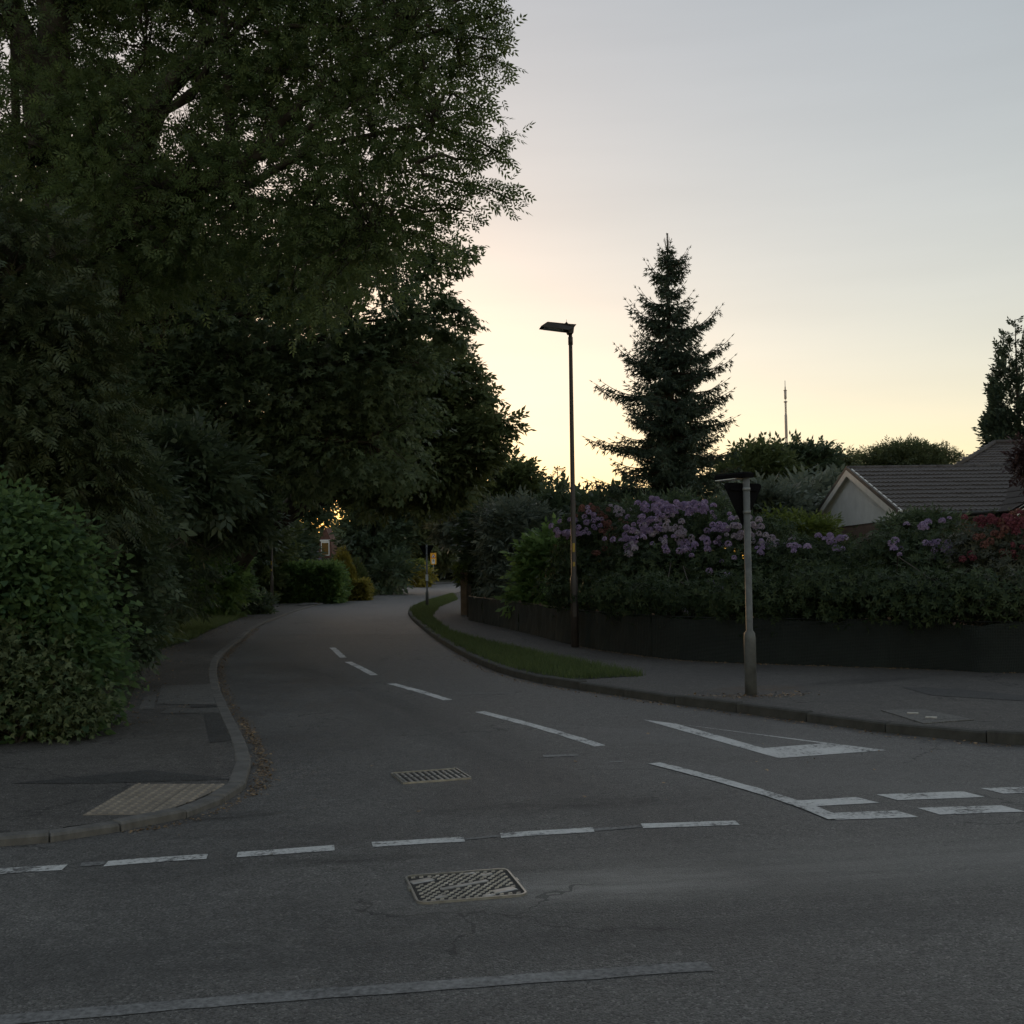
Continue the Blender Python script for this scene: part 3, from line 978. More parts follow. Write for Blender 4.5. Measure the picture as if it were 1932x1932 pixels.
def ring(mb, outer, inner, z0, z1):
    n = len(outer)
    vs_ = [(p[0], p[1], z0) for p in outer] + [(p[0], p[1], z1) for p in outer] + [(p[0], p[1], z1) for p in inner] + [(p[0], p[1], z0) for p in inner]
    fs = []
    for k in range(n):
        k2 = (k + 1) % n
        fs += [(k, k2, n + k2, n + k), (n + k, n + k2, 2 * n + k2, 2 * n + k), (2 * n + k, 2 * n + k2, 3 * n + k2, 3 * n + k)]
    mb.add(vs_, fs)

# large square access cover with a raised lozenge tread
cpx = [G(*p)[:2] for p in ((765, 1655), (955, 1642), (999, 1690), (785, 1709))]
cc = sum(cpx) / 4
ax = ((cpx[1] - cpx[0]) + (cpx[2] - cpx[3])) / 2
ay = ((cpx[1] - cpx[2]) + (cpx[0] - cpx[3])) / 2
hx, hy = np.linalg.norm(ax) / 2, np.linalg.norm(ay) / 2
mh = empty('manhole_cover', (cc[0], cc[1], .004), 'square iron manhole cover with raised lozenge tread set in the main carriageway', 'manhole cover')
rotz = math.atan2(ax[1], ax[0])
mh.rotation_euler = (0, 0, rotz)
m = MB()
ring(m, rounded(0, 0, hx, hy, .045), rounded(0, 0, hx - .010, hy - .010, .038), -.01, .008)
m.build('frame', M['iron_rim'], mh, world_coords=False)
m = MB(); m.add([(p[0], p[1], .001) for p in rounded(0, 0, hx - .014, hy - .014, .036)], [tuple(range(24))])
m.build('plate', M['iron_dark'], mh, world_coords=False)
m = MB()
st = .034
for i in range(-12, 13):
    for j in range(-18, 19):
        x, y = (i + (.5 if j % 2 else 0)) * st * 1.2, j * st * .82
        if abs(x) > hx - .035 or abs(y) > hy - .035: continue
        if (abs(x - .0) < .13 and abs(y - .35 * x) < .035): continue
        if math.hypot((x - .17) / 1.3, y + .13) < .05 or math.hypot((x + .19) / 1.4, y - .13) < .055: continue
        s = .5 + .1 * random.random()
        q = [(x + dx * math.cos(.5 * s) - dy * math.sin(.5 * s), y + dx * math.sin(.5 * s) + dy * math.cos(.5 * s)) for dx, dy in ((-.0125, -.0035), (.0105, -.005), (.0125, .0035), (-.0105, .005))]
        zz = .0075 + random.random() * .0012
        m.add([(p[0], p[1], .001) for p in q] + [(x + (p[0] - x) * .75, y + (p[1] - y) * .75, zz) for p in q],
              [(4, 5, 6, 7), (0, 1, 5, 4), (1, 2, 6, 5), (2, 3, 7, 6), (3, 0, 4, 7)])
tag(m.build('tread', M['cast_iron'], mh, world_coords=False), kind='stuff')
m = MB().box((-.13, -.013, .001), (.13, .013, .0085), Matrix.Rotation(.34, 3, 'Z'), (0, 0, 0), .003)
m.build('name_bar', M['cast_iron'], mh, world_coords=False)
for (x, y, a) in ((.14, .15, .3), (-.14, -.16, .3), (.06, .19, .3), (.08, -.2, .3)):
    MB().box((-.03, -.012, .001), (.03, .012, .008), Matrix.Rotation(a, 3, 'Z'), (x, y, 0), .003).build('keyhole_boss', M['cast_iron'], mh, world_coords=False)
for (x, y) in ((.17, -.13), (-.19, .13)):
    MB().box((-.06, -.026, .001), (.06, .026, .006), Matrix.Rotation(.34, 3, 'Z'), (x, y, 0), .003).build('badge', M['cast_iron'], mh, world_coords=False)
for sx in (-1, 1):
    MB().box((-.006, -.025, -.005), (.006, .025, .009), None, (sx * (hx + .004), 0.02, 0), .002).build('lug', M['iron_rim'], mh, world_coords=False)

# smaller ribbed cover in the side road
spx = [G(*p)[:2] for p in ((742, 1461), (868, 1451), (884, 1471), (754, 1480))]
cc = sum(spx) / 4
ax = ((spx[1] - spx[0]) + (spx[2] - spx[3])) / 2
ay = ((spx[1] - spx[2]) + (spx[0] - spx[3])) / 2
hx, hy = np.linalg.norm(ax) / 2, np.linalg.norm(ay) / 2
dc = empty('drain_cover', (cc[0], cc[1], .004), 'smaller oblong iron cover with worn ribs in the side road mouth', 'drain cover')
dc.rotation_euler = (0, 0, math.atan2(ax[1], ax[0]))
m = MB(); ring(m, rounded(0, 0, hx, hy, .02, 2), rounded(0, 0, hx - .012, hy - .012, .014, 2), -.01, .010)
m.build('frame', M['iron_rim'], dc, world_coords=False)
m = MB(); m.add([(p[0], p[1], .001) for p in rounded(0, 0, hx - .012, hy - .012, .014, 2)], [tuple(range(12))])
m.build('plate', M['iron_dark'], dc, world_coords=False)
nr = 11
for i in range(nr):
    for j in (0, 1):
        x = -hx + .035 + (2 * hx - .07) * i / (nr - 1)
        y0, y1 = ((-hy + .03, -.012) if j == 0 else (.012, hy - .03))
        MB().box((x - .012, y0 + random.random() * .02, .001), (x + .010, y1 - random.random() * .02, .0075), None, (0, 0, 0), .003).build('rib', M['cast_iron'], dc, world_coords=False)

# chamber cover let into the right footway
pc = empty('chamber_cover', G(1740, 1352, Z_R), 'pale concrete-filled chamber cover set in the footway beside the bend in the kerb', 'chamber cover')
q = [G(x, y, Z_R + .005) for x, y in ((1662, 1340), (1740, 1338), (1838, 1358), (1742, 1365))]
MB().plate([(p[0], p[1], Z_R + .002) for p in q][::-1], (0, 0, 1), .006).build('slab', M['patch_light'], pc)
for x, y in ((1722, 1346), (1757, 1354)):
    p = G(x, y, Z_R + .008)
    MB().box((-.05, -.035, 0), (.05, .035, .008), Matrix.Rotation(-.4, 3, 'Z'), p, .002).build('lifting_eye', M['iron_rim'], pc)

# ================================================================== SIGNS AND LAMPS
def tri_pts(c, lat, side, r=.035, n=4):
    """downward triangle with rounded corners round c in the plane of lat and z"""
    lat = Vector(lat)
    h = side * .866
    vv = [(-side / 2, h / 3), (0, -2 * h / 3), (side / 2, h / 3)]
    out = []
    for i in range(3):
        p, a, b = Vector(vv[i]), Vector(vv[i - 1]), Vector(vv[(i + 1) % 3])
        bis = ((a - p).normalized() + (b - p).normalized()).normalized()
        cen = p + bis * (2 * r)
        d0 = math.atan2(-(bis.y), -(bis.x))
        for k in range(n + 1):
            t = d0 + math.radians(-60 + 120 * k / n) * (1)
            out.append(cen + Vector((math.cos(t), math.sin(t))) * r)
    return [Vector(c) + lat * q.x + Vector((0, 0, q.y)) for q in out]

def give_way_sign(base, nrm, height, label, lantern, side=.6, tri_top=None, pr=.038, br=.066, bh=.66):
    b = Vector(base)
    root = empty('give_way_sign', b, label, 'road sign', 'give way signs on the footway')
    nrm = Vector(nrm).normalized()
    lat = Vector((0, 0, 1)).cross(nrm).normalized() * -1
    MB().tube([b + Vector((0, 0, z)) for z in (-.05, bh - .02, bh + .03, bh + .06, height)], [br, br, br * .9, pr, pr], 14).build('post', M['post_grey'], root, True)
    MB().tube([b + Vector((0, 0, height)), b + Vector((0, 0, height + .015))], [pr + .003, pr * .8], 14).build('post_cap', M['black_back'], root, True)
    tt = (tri_top if tri_top else height - .06)
    c = b + Vector((0, 0, tt - side * .866 / 3)) + nrm * (pr + .016)
    pts = tri_pts(c, lat, side)
    MB().plate(pts, nrm, .004).build('sign_back', M['black_back'], root)
    face = MB().plate([p + nrm * .0045 for p in tri_pts(c, lat, side * .985, .032)], nrm, .001)
    face.build('red_border', M['red_film'], root)
    MB().plate([p + nrm * .006 for p in tri_pts(c, lat, side * .66, .02)], nrm, .001).build('white_centre', M['white_film'], root)
    for dz in (.10, -.16):
        a = c + Vector((0, 0, dz)) - nrm * .012
        hw = .20 if dz > 0 else .09
        MB().box((-hw, -.008, -.014), (hw, .008, .014), Matrix((lat, -nrm, Vector((0, 0, 1)))).transposed(), a).build('channel', M['black_back'], root)
        MB().tube([b + Vector((0, 0, c.z - b.z + dz - .018)), b + Vector((0, 0, c.z - b.z + dz + .018))], pr + .006, 14).build('clip', M['galv'], root, True)
    if lantern:
        R = Matrix((nrm, lat, Vector((0, 0, 1)))).transposed()
        o = b + Vector((0, 0, height - .002))
        MB().box((-.05, -.07, 0), (.46, .07, .065), R, o, .02).build('sign_light', M['black_back'], root)
        MB().box((.10, -.078, -.010), (.44, .06, -.001), R, o).build('diffuser', M['diffuser'], root)
    return root

s1 = give_way_sign(G(1417, 1311, Z_R), (-.50, .866, 0), 2.44, 'grey post with a black give way triangle back and lantern box on top', True)
s2 = give_way_sign(G(806, 1145, Z_R), (-.15, .98, 0), 2.36, 'smaller-looking give way post on the grass verge, triangle back towards the junction', False, .6, 2.33, .034, .06, .55)
b2 = Vector(G(806, 1145, Z_R))
MB().box((-.05, -.045, .98), (.05, -.036, 1.22), None, b2).build('white_band', M['white_film'], s2)

# yellow-backed warning sign at the far bend
yb = Vector((-7.55, 105, Z_L))
ys = empty('warning_sign', yb, 'yellow-backed warning sign with a red triangle beyond the bend', 'road sign')
MB().tube([yb, yb + Vector((0, 0, 2.95))], .04, 8).build('post', M['galv'], ys, True)
MB().box((-.28, -.06, 1.85), (.28, -.045, 2.95), None, yb).build('backing_board', M['yellow'], ys)
def uptri(s, y, z):
    h = s * .866
    return [yb + Vector(p) for p in ((-s / 2, y, z - h / 3), (s / 2, y, z - h / 3), (0, y, z + 2 * h / 3))]
MB().plate(uptri(.48, -.062, 2.62), (0, -1, 0), .004).build('red_triangle', M['red_film'], ys)
MB().plate(uptri(.33, -.067, 2.62), (0, -1, 0), .004).build('white_panel', M['white_film'], ys)
for dx, hh in ((-.035, .11), (.03, .14)):
    MB().box((dx - .02, -.076, 2.54), (dx + .02, -.0725, 2.54 + hh), None, yb).build('symbol', M['black_back'], ys)
MB().box((-.15, -.068, 1.93), (.15, -.062, 2.36), None, yb).build('plate', M['white_film'], ys)
for z in (2.28, 2.18):
    MB().box((-.08, -.072, z - .03), (.08, -.0685, z + .03), None, yb).build('plate_mark', M['black_back'], ys)
MB().box((-.06, -.06, .75), (.06, -.05, .95), None, yb).build('white_band', M['white_film'], ys)

def street_lamp(base, label, hd=(-1, -.12, 0), height=5.78):
    b = Vector(base)
    root = empty('street_lamp', b, label, 'street lamp', 'street lamps along the side road')
    MB().tube([b + Vector((0, 0, z)) for z in (-.05, 1.25, 1.32, height - .25, height)], [.07, .07, .048, .034, .034], 12).build('column', M['lampcol'], root, True)
    MB().box((-.032, -.073, .55), (.032, -.062, 1.0), None, b).build('access_door', M['lampcol'], root)
    MB().box((-.022, -.060, 1.72), (.022, -.046, 1.88), None, b).build('sticker', M['sticker_yellow'], root)
    MB().box((-.022, -.060, 1.46), (.022, -.046, 1.54), None, b).build('sticker', M['sticker_yellow'], root)
    hd = Vector(hd).normalized()
    lat = Vector((0, 0, 1)).cross(hd)
    top = b + Vector((0, 0, height))
    tilt = .10
    # lantern: a flat housing, wedge-ended, thicker over the column
    prof = [(-.10, .115), (.07, .0), (.10, -.03), (.50, .03), (.56, .048), (.44, .115), (.30, .118)]
    prof = [(-.10, .10), (-.055, .05), (-.04, -.06), (.04, -.06), (.055, -.012), (.56, .045), (.56, .055), (.44, .135), (.10, .105)]
    w = .13
    vs_ = []
    for s in (-1, 1):
        for x, z in prof:
            vs_.append(top + hd * x + lat * (s * (w if x > .05 else w * .8)) + Vector((0, 0, z)))
    n = len(prof)
    fs = [tuple(range(n - 1, -1, -1)), tuple(range(n, 2 * n))] + [(k, (k + 1) % n, n + (k + 1) % n, n + k) for k in range(n)]
    MB().add(vs_, fs).build('lantern', M['lampcol'], root)
    q = [top + hd * x + lat * s + Vector((0, 0, z - .004)) for x, s, z in ((.14, -.10, -.003), (.50, -.10, .037), (.50, .10, .037), (.14, .10, -.003))]
    MB().plate(q, (0, 0, -1), .004).build('lens', M['diffuser'], root)
    pcb = top + hd * .07 + Vector((0, 0, .10))
    MB().tube([pcb, pcb + Vector((0, 0, .035)), pcb + Vector((0, 0, .04)), pcb + Vector((0, 0, .06))], [.036, .036, .026, .01], 10).build('photocell', M['black_back'], root, True)
    MB().tube([pcb + Vector((0, 0, .05)), pcb + Vector((0, 0, .11))], [.005, .002], 5).build('aerial', M['black_back'], root)
    MB().tube([top - Vector((0, 0, .26)), top - Vector((0, 0, .12))], .045, 10).build('collar', M['lampcol'], root, True)
    return root
street_lamp(G(1085, 1221, Z_R), 'tall slim street lamp with a flat lantern in front of the flowering hedge')
street_lamp((-10.15, 46.4, Z_L), 'dark street lamp column by the clipped hedge, its head among leaves', (1, -.2, 0), 5.6)
street_lamp((-9.9, 86.4, Z_L), 'dark street lamp column at the far bend under the trees', (1, -.3, 0), 5.6)

# ================================================================== FENCE ON THE RIGHT
fence = empty('netting_fence', FB[3], 'low dark green netting fence along the back of the right footway', 'fence')
def fz(i): return .70
FP = smooth_line([p[:2] for p in FB], .5)
seg = np.concatenate([[0], np.cumsum(np.linalg.norm(np.diff(FP, axis=0), axis=1))])
fat = lambda d: np.array([np.interp(d, seg, FP[:, 0]), np.interp(d, seg, FP[:, 1])])
npan = int(seg[-1] / 1.9)
for i in range(npan):
    d0, d1 = seg[-1] * i / npan, seg[-1] * (i + 1) / npan
    k = 12
    pts = np.array([fat(d) for d in np.linspace(d0, d1, k)])
    nrm_ = offset(pts, .03) - pts
    V = []
    for r_, z in enumerate((.0, .23, .45, .66)):
        wv = (np.sin(np.linspace(0, math.pi, k)) * (.3 + .8 * RNG.random())) * (1 if r_ in (1, 2) else .2) + RNG.normal(size=k) * .45
        sag = -np.sin(np.linspace(0, math.pi, k)) * .025 * (r_ == 3)
        for j in range(k):
            V.append((pts[j, 0] + nrm_[j, 0] * wv[j], pts[j, 1] + nrm_[j, 1] * wv[j], Z_R + z + sag[j] + (.012 * RNG.normal() if r_ == 3 else 0)))
    Q = [(r_ * k + j, r_ * k + j + 1, (r_ + 1) * k + j + 1, (r_ + 1) * k + j) for r_ in range(3) for j in range(k - 1)]
    put('netting_panel', mesh_np('netting_panel', V, Q, None, None, True), M['netting'], fence)
    p = offset(np.array([fat(d0), fat(d0 + .1)]), .05)[0]
    MB().tube([(p[0], p[1], Z_R), (p[0], p[1], Z_R + .70)], .024, 6).build('post', M['timber'], fence)
    MB().tube([(q_[0], q_[1], Z_R + .665) for q_ in pts], .006, 4).build('top_wire', M['gutter'], fence)

# gate posts at the left end of the fence
gp = P(876, 1125, 34.2)
g1 = empty('gate_post', (gp[0], gp[1], Z_R), 'weathered brown timber gate post topped with creeper beside the footway', 'gate post')
gb = Vector((gp[0], gp[1], Z_R))
MB().box((-.11, -.11, -.02), (.11, .11, 1.32), None, gb, .02).build('post', M['timber'], g1)
g2b = Vector(P(885, 1150, 32.6)); g2b.z = Z_R
g2 = empty('gate_post', g2b, 'short dark post ending the netting fence', 'gate post')
MB().box((-.07, -.07, -.02), (.07, .07, .95), None, g2b, .015).build('post', M['bark'], g2)

# ================================================================== HOUSES
def roof_tile(w=.335, l=.40, rolls=3, th=.028):
    """interlocking tile with rolls; origin at the lower middle, y runs up the slope"""
    n = rolls * 4
    m = MB()
    prof = [(-w / 2 + w * i / n, .020 * max(0, math.sin(2 * math.pi * (i / 4.0))) ) for i in range(n + 1)]
    vs_ = []
    for y in (0, l):
        for x, z in prof:
            vs_.append((x, y, z + th * (1 - y / l)))
    for x, z in prof:
        vs_.append((x, 0, z - .006))
    k = n + 1
    fs = [(i, i + 1, k + i + 1, k + i) for i in range(n)] + [(2 * k + i, 2 * k + i + 1, i + 1, i) for i in range(n)]
    me = bpy.data.meshes.new('tile')
    me.from_pydata(vs_, [], fs)
    me.update()
    me.materials.append(M['tile'])
    return me
TILE = roof_tile()

def lay_tiles(parent, origin, right, up, cols, rows, keep=lambda x, y: True, joined=None, gw=.335, gl=.325):
    """tile courses on a roof slope; joined collects them instead when given"""
    right, up = Vector(right).normalized(), Vector(up).normalized()
    nz = right.cross(up).normalized()
    R = Matrix((right, up, nz)).transposed()
    n = 0
    for j in range(rows):
        for i in range(cols):
            x, y = (i + .5) * gw, j * gl
            if not keep(x, y): continue
            p = Vector(origin) + right * x + up * (y + RNG.normal() * .004) + nz * (.012 + RNG.normal() * .002)
            if joined is not None:
                for_v = [R @ v.co + p for v in TILE.vertices]
                joined.add(for_v, [tuple(f.vertices) for f in TILE.polygons])
            else:
                o = bpy.data.objects.new('tile', TILE)
                COL.objects.link(o)
                o.parent = parent
                o.matrix_local = Matrix.Translation(p - Vector(parent.location) - (Vector(parent.parent.location) if parent.parent else Vector((0, 0, 0)))) @ R.to_4x4()
            n += 1
    return n

def build_bungalow():
    X0, Yn, Yf, ze, zr = 8.42, 24.0, 31.2, 2.66, 3.93
    Ym = (Yn + Yf) / 2
    X1 = 17.5
    root = empty('bungalow', (X0 + 4, Ym, Z_R), 'bungalow with white rendered gable and brown tiled roof behind the hedge', 'house')
    wx = X0 + .12                                    # gable wall set in under the verge
    # gable wall: brick below, white render in the triangle
    MB().box((wx, Yn + .35, Z_R), (X1, Yf - .35, ze - .17), None).build('brick_wall', M['brick'], root)
    tri = [(wx - .02, Yn + .33, ze - .165), (wx - .02, Yf - .33, ze - .165), (wx - .02, Yf - .33, ze - .02), (wx - .02, Ym, zr - .1), (wx - .02, Yn + .33, ze - .02)]
    MB().plate([Vector(t) for t in tri], (1, 0, 0), .2).build('gable_render', M['render'], root)
    # roof deck under the tiles
    m = MB()
    for (ya, za, yb_, zb) in ((Yn - .05, ze - .02, Ym, zr), (Yf + .05, ze - .02, Ym, zr)):
        m.add([(X0 + .03, ya, za - .03), (X1, ya, za - .03), (X1, yb_, zb - .03), (X0 + .03, yb_, zb - .03),
               (X0 + .03, ya, za - .10), (X1, ya, za - .10), (X1, yb_, zb - .10), (X0 + .03, yb_, zb - .10)],
              [(0, 1, 2, 3), (7, 6, 5, 4), (0, 3, 7, 4), (0, 4, 5, 1), (1, 5, 6, 2), (3, 2, 6, 7)])
    roof = m.build('roof', M['gutter'], root)
    slope = Vector((0, Ym - Yn, zr - ze))
    ls = slope.length
    wing_x = lambda yy: 10.62 + (yy / ls * (Ym - Yn)) * .5
    rows = int(ls / .325)
    gl_ = (ls - .06) / rows
    lay_tiles(roof, (X0 + .10, Yn - .06, ze - .02), (1, 0, 0), slope, 15, rows, lambda x, y: X0 + .10 + x < wing_x(y) + .5, gl=gl_)
    # cement undercloak blocks along the verge, one for each course
    for j in range(rows):
        p = Vector((X0 + .055, Yn - .06, ze - .02)) + slope.normalized() * (j * gl_)
        nz = Vector((1, 0, 0)).cross(slope).normalized()
        R = Matrix((Vector((1, 0, 0)), slope.normalized(), nz)).transposed()
        MB().box((-.05, .03, -.005), (.05, gl_ - .07, .038), R, p, .006).build('verge_block', M['verge'], roof)
    # barge boards
    for sgn in (-1, 1):
        ya = Yn - .02 if sgn < 0 else Yf + .02
        a, b = Vector((X0, ya, ze - .06)), Vector((X0, Ym, zr - .03))
        dn = Vector((0, 0, -.17))
        MB().plate([a, b, b + dn, a + dn], (1, 0, 0), .025).build('barge_board', M['barge'], root)
        a2, b2_ = a + Vector((-.004, 0, .11)), b + Vector((-.004, 0, .08))
        MB().plate([a2, b2_, b2_ - Vector((0, 0, .085)), a2 - Vector((0, 0, .105))], (1, 0, 0), .05).build('verge_edge', M['tile'], roof)
        # soffit
        MB().plate([a + dn * .9 + Vector((.03, 0, 0)), b + dn * .9 + Vector((.03, 0, 0)), b + dn * .9 + Vector((.34, 0, 0)), a + dn * .9 + Vector((.34, 0, 0))], (0, 0, 1), .02).build('soffit', M['barge'], root)
    # ridge tiles
    x = X0 + .02
    while x < 13.5:
        pts = [(x, Ym, zr - .02), (x + .44, Ym, zr - .02)]
        MB().tube(pts, .085, 10).build('ridge_tile', M['tile'], roof, True)
        x += .45
    MB().tube([(X0 + .1, Yn - .12, ze - .06), (10.7, Yn - .12, ze - .06)], .055, 8).build('gutter', M['gutter'], root, True)
    MB().box((X0 + .1, Yn - .07, ze - .17), (10.7, Yn - .045, ze - .02), None).build('fascia', M['gutter'], root)
    # front wing with its own small gable
    ex, gy, wp = 10.62, 23.3, .62
    rx = ex + 2.6
    up = Vector((1, 0, wp))
    lw = 2.6 * math.hypot(1, wp)
    MB().add([(ex, gy, ze - .08), (ex, 29, ze - .08), (rx, 29, ze - .08 + 2.6 * wp), (rx, gy, ze - .08 + 2.6 * wp),
              (ex, gy, ze - .14), (ex, 29, ze - .14), (rx, 29, ze - .14 + 2.6 * wp), (rx, gy, ze - .14 + 2.6 * wp)],
             [(3, 2, 1, 0), (4, 5, 6, 7), (0, 1, 5, 4), (0, 4, 7, 3), (2, 3, 7, 6)]).build('wing_deck', M['gutter'], roof)
    r2 = int(lw / .325)
    lay_tiles(roof, (ex - .04, 29.0, ze - .07), (0, -1, 0), up, 17, r2, lambda x, y: 29.0 - x < gy + .05 + 99 and 29.0 - x > gy and (29.0 - x) < 24.3 + y * 1.75)
    MB().plate([Vector((ex + .12, gy + .12, ze - .2)), Vector((rx, gy + .12, ze - .2)), Vector((rx, gy + .12, ze - .2 + 2.48 * wp))], (0, 1, 0), .15).build('wing_gable', M['render'], root)
    a, b = Vector((ex + .02, gy, ze - .06)), Vector((rx, gy, ze - .06 + 2.58 * wp))
    MB().plate([a, b, b - Vector((0, 0, .17)), a - Vector((0, 0, .17))], (0, 1, 0), .025).build('barge_board', M['barge'], root)
    MB().box((ex + .3, gy + .2, Z_R), (17.4, 24.3, ze - .2), None).build('brick_wall', M['brick'], root)
    # taller roof behind with a raking left edge
    m = MB()
    A, B = Vector(P(1800, 884, 30.5)), Vector(P(1876, 838, 33.5))
    D = Vector((18.2, 33.5, B.z + .03)); E_ = Vector((18.2, 30.5, A.z))
    m.add([A, E_, D, B], [(0, 1, 2, 3)])
    m.build('upper_deck', M['gutter'], roof)
    upv = (Vector((A.x, 33.5, B.z)) - A)
    rows2 = int(upv.length / .30)
    rake = (B.x - A.x) / upv.length
    J = MB()
    lay_tiles(roof, A, (1, 0, 0), upv, 17, rows2, lambda x, y: x > y * rake + .05, J)
    tag(J.build('upper_tiles', M['tile'], roof), kind='stuff')
    MB().tube([A + Vector((0, 0, .03)), B + Vector((0, 0, .05))], .07, 8).build('hip_tile', M['tile'], roof, True)
    MB().tube([B + Vector((0, 0, .05)), D + Vector((0, 0, .05))], .08, 8).build('ridge_tile', M['tile'], roof, True)
    # low roof of an extension beyond the gable
    a0, a1 = Vector(P(1500, 986, 33)), Vector(P(1542, 986, 33))
    b0, b1 = Vector(P(1506, 964, 35)), Vector(P(1548, 962, 35))
    MB().add([a0, a1, b1, b0], [(0, 1, 2, 3)]).build('annexe_deck', M['gutter'], roof)
    lay_tiles(roof, a0 + Vector((0, 0, .01)), a1 - a0, b0 - a0, 2, 6)
    MB().box((a0.x + .1, 33.1, Z_R), (a1.x, 36, a0.z - .03), None).build('brick_wall', M['brick'], root)
build_bungalow()

def build_far_house():
    D = 95.0
    c = P(612, 1045, D)
    z = lambda y: float(P(612, y, D)[2])
    cx = float(c[0])
    root = empty('gabled_house', (cx, D + 3, Z_L), 'distant red-gabled house with a white framed window and dark slate roof', 'house')
    MB().box((cx - 4.5, D + .6, Z_L), (cx + 2.2, D + 7, z(1070)), None).build('wall', M['brick'], root)
    # slate roof sweeping up to the gable
    roof = MB().add([(cx - 5, D, z(1076)), (cx + 2.6, D, z(1076)), (cx + 1.2, D + 3.5, z(1038)), (cx - 3.6, D + 3.5, z(1038)), (cx - 5, D + 7, z(1076)), (cx + 2.6, D + 7, z(1076))],
                    [(0, 1, 2, 3), (2, 5, 4, 3), (0, 3, 4), (1, 5, 2)]).build('roof', M['slate'], root)
    gw = .62
    MB().add([(cx - gw, D + .5, z(1052)), (cx + gw, D + .5, z(1052)), (cx + gw * .75, D + .5, z(1018)), (cx, D + .5, z(994)), (cx - gw * .75, D + .5, z(1018)),
              (cx - gw, D + 3.5, z(1052)), (cx + gw, D + 3.5, z(1052)), (cx + gw * .75, D + 3.5, z(1018)), (cx, D + 3.5, z(994)), (cx - gw * .75, D + 3.5, z(1018))],
             [(0, 1, 2, 3, 4), (9, 8, 7, 6, 5), (1, 6, 7, 2), (0, 4, 9, 5), (4, 3, 8, 9), (3, 2, 7, 8)]).build('gable', M['tile_red'], root)
    w = MB().box((cx - .36, D + .40, z(1048)), (cx + .36, D + .52, z(1021)), None).build('window', M['upvc'], root)
    MB().box((cx - .29, D + .385, z(1046.5)), (cx + .29, D + .398, z(1024)), None).build('pane', M['glass'], w)
    MB().box((cx - .44, D + .36, z(1021)), (cx + .44, D + .54, z(1018)), None).build('window_hood', M['upvc'], root)
build_far_house()

# ================================================================== TRANSMITTER MAST
def build_mast():
    D = 1400.0
    top, x = P(1481, 718, D), 0
    root = empty('transmitter_mast', (top[0], D, -0.06), 'tall thin television mast rising far beyond the trees', 'mast')
    zz = lambda y: float(P(1481, y, D)[2])
    b = Vector((top[0], D, 0))
    def lattice(za, zb, half, name, step):
        m = MB()
        n = max(2, int((zb - za) / step))
        cs = [Vector((half * math.cos(a), half * math.sin(a), 0)) for a in (math.pi / 2, math.pi * 7 / 6, math.pi * 11 / 6)]
        for k in range(3):
            m.tube([b + cs[k] + Vector((0, 0, za)), b + cs[k] + Vector((0, 0, zb))], .5, 5)
        for i in range(n):
            z0, z1 = za + (zb - za) * i / n, za + (zb - za) * (i + 1) / n
            for k in range(3):
                m.tube([b + cs[k] + Vector((0, 0, z0)), b + cs[(k + 1) % 3] + Vector((0, 0, z1))], .16, 4, False)
                m.tube([b + cs[k] + Vector((0, 0, z1)), b + cs[(k + 1) % 3] + Vector((0, 0, z1))], .13, 4, False)
        return m.build(name, M['mast'], root)
    lattice(-.06, zz(822), 1.25, 'lower_lattice', 3.0)
    MB().tube([b + Vector((0, 0, zz(y))) for y in (826, 824, 800, 783, 781)], [1.3, 1.8, 1.75, 1.7, 1.2], 10).build('aerial_drum', M['mast'], root, True)
    lattice(zz(783), zz(756), .95, 'middle_lattice', 2.4)
    MB().tube([b + Vector((0, 0, zz(y))) for y in (759.6, 759, 757.5, 757)], [1.0, 2.4, 2.4, 1.0], 10).build('platform', M['mast'], root)
    MB().tube([b + Vector((0, 0, zz(y))) for y in (754, 752, 738, 737)], [.8, 1.6, 1.6, .9], 10).build('aerial_cylinder', M['mast'], root, True)
    MB().tube([b + Vector((0, 0, zz(y))) for y in (737.8, 737.2, 736, 735.6)], [1.0, 2.2, 2.2, 1.0], 10).build('platform', M['mast'], root)
    MB().tube([b + Vector((0, 0, zz(y))) for y in (736.5, 730, 729, 718)], [.9, .75, .45, .38], 8).build('top_spine', M['mast'], root, True)
build_mast()

# ================================================================== TREES AND SHRUBS
def lean(a, b, n=7, jit=.02):
    return limb_path(a, b, n, 0.0, jit)

def tree(name, label, lobes, base, kind, n_clump, per, crad, size, mat, trunk_r=.25, trunk_top=None, limbs_to=None, holes=None, shell=.5,
         droop=.25, group=None, twig_r=.012, every=2, cat='tree', bark='bark', up_jit=.5, zmin=None, extra=None, weights=None, up_bias=0.):
    root = empty(name, base, label, cat, group)
    crown, cen = crown_mesh('crown', lobes, kind, n_clump, per, crad, size, root, L[mat], shell, up_bias, holes, droop, up_jit, weights, zmin, (0, 1), extra)
    base = np.asarray(base, float)
    cs = np.array([l[0] for l in lobes])
    tt = np.asarray(trunk_top, float) if trunk_top is not None else np.array([cs[:, 0].mean() * .4 + base[0] * .6, cs[:, 1].mean() * .3 + base[1] * .7, cs[:, 2].mean()])
    tp = lean(base - np.array([0, 0, .1]), tt, 8, .012)
    tr = np.linspace(trunk_r, trunk_r * .4, 8)
    tr[0] *= 1.35
    limbs = []
    for l in (limbs_to if limbs_to is not None else cs[::max(1, len(cs) // 8)]):
        j = int(np.clip(3 + RNG.integers(0, 5), 0, 7))
        limbs.append((limb_path(tp[j], l, 7, .08, .03), np.linspace(tr[j] * .6, .02, 7)))
    woody('trunk', (tp, tr), limbs, cen, root, M[bark], twig_r, every)
    return root, cen

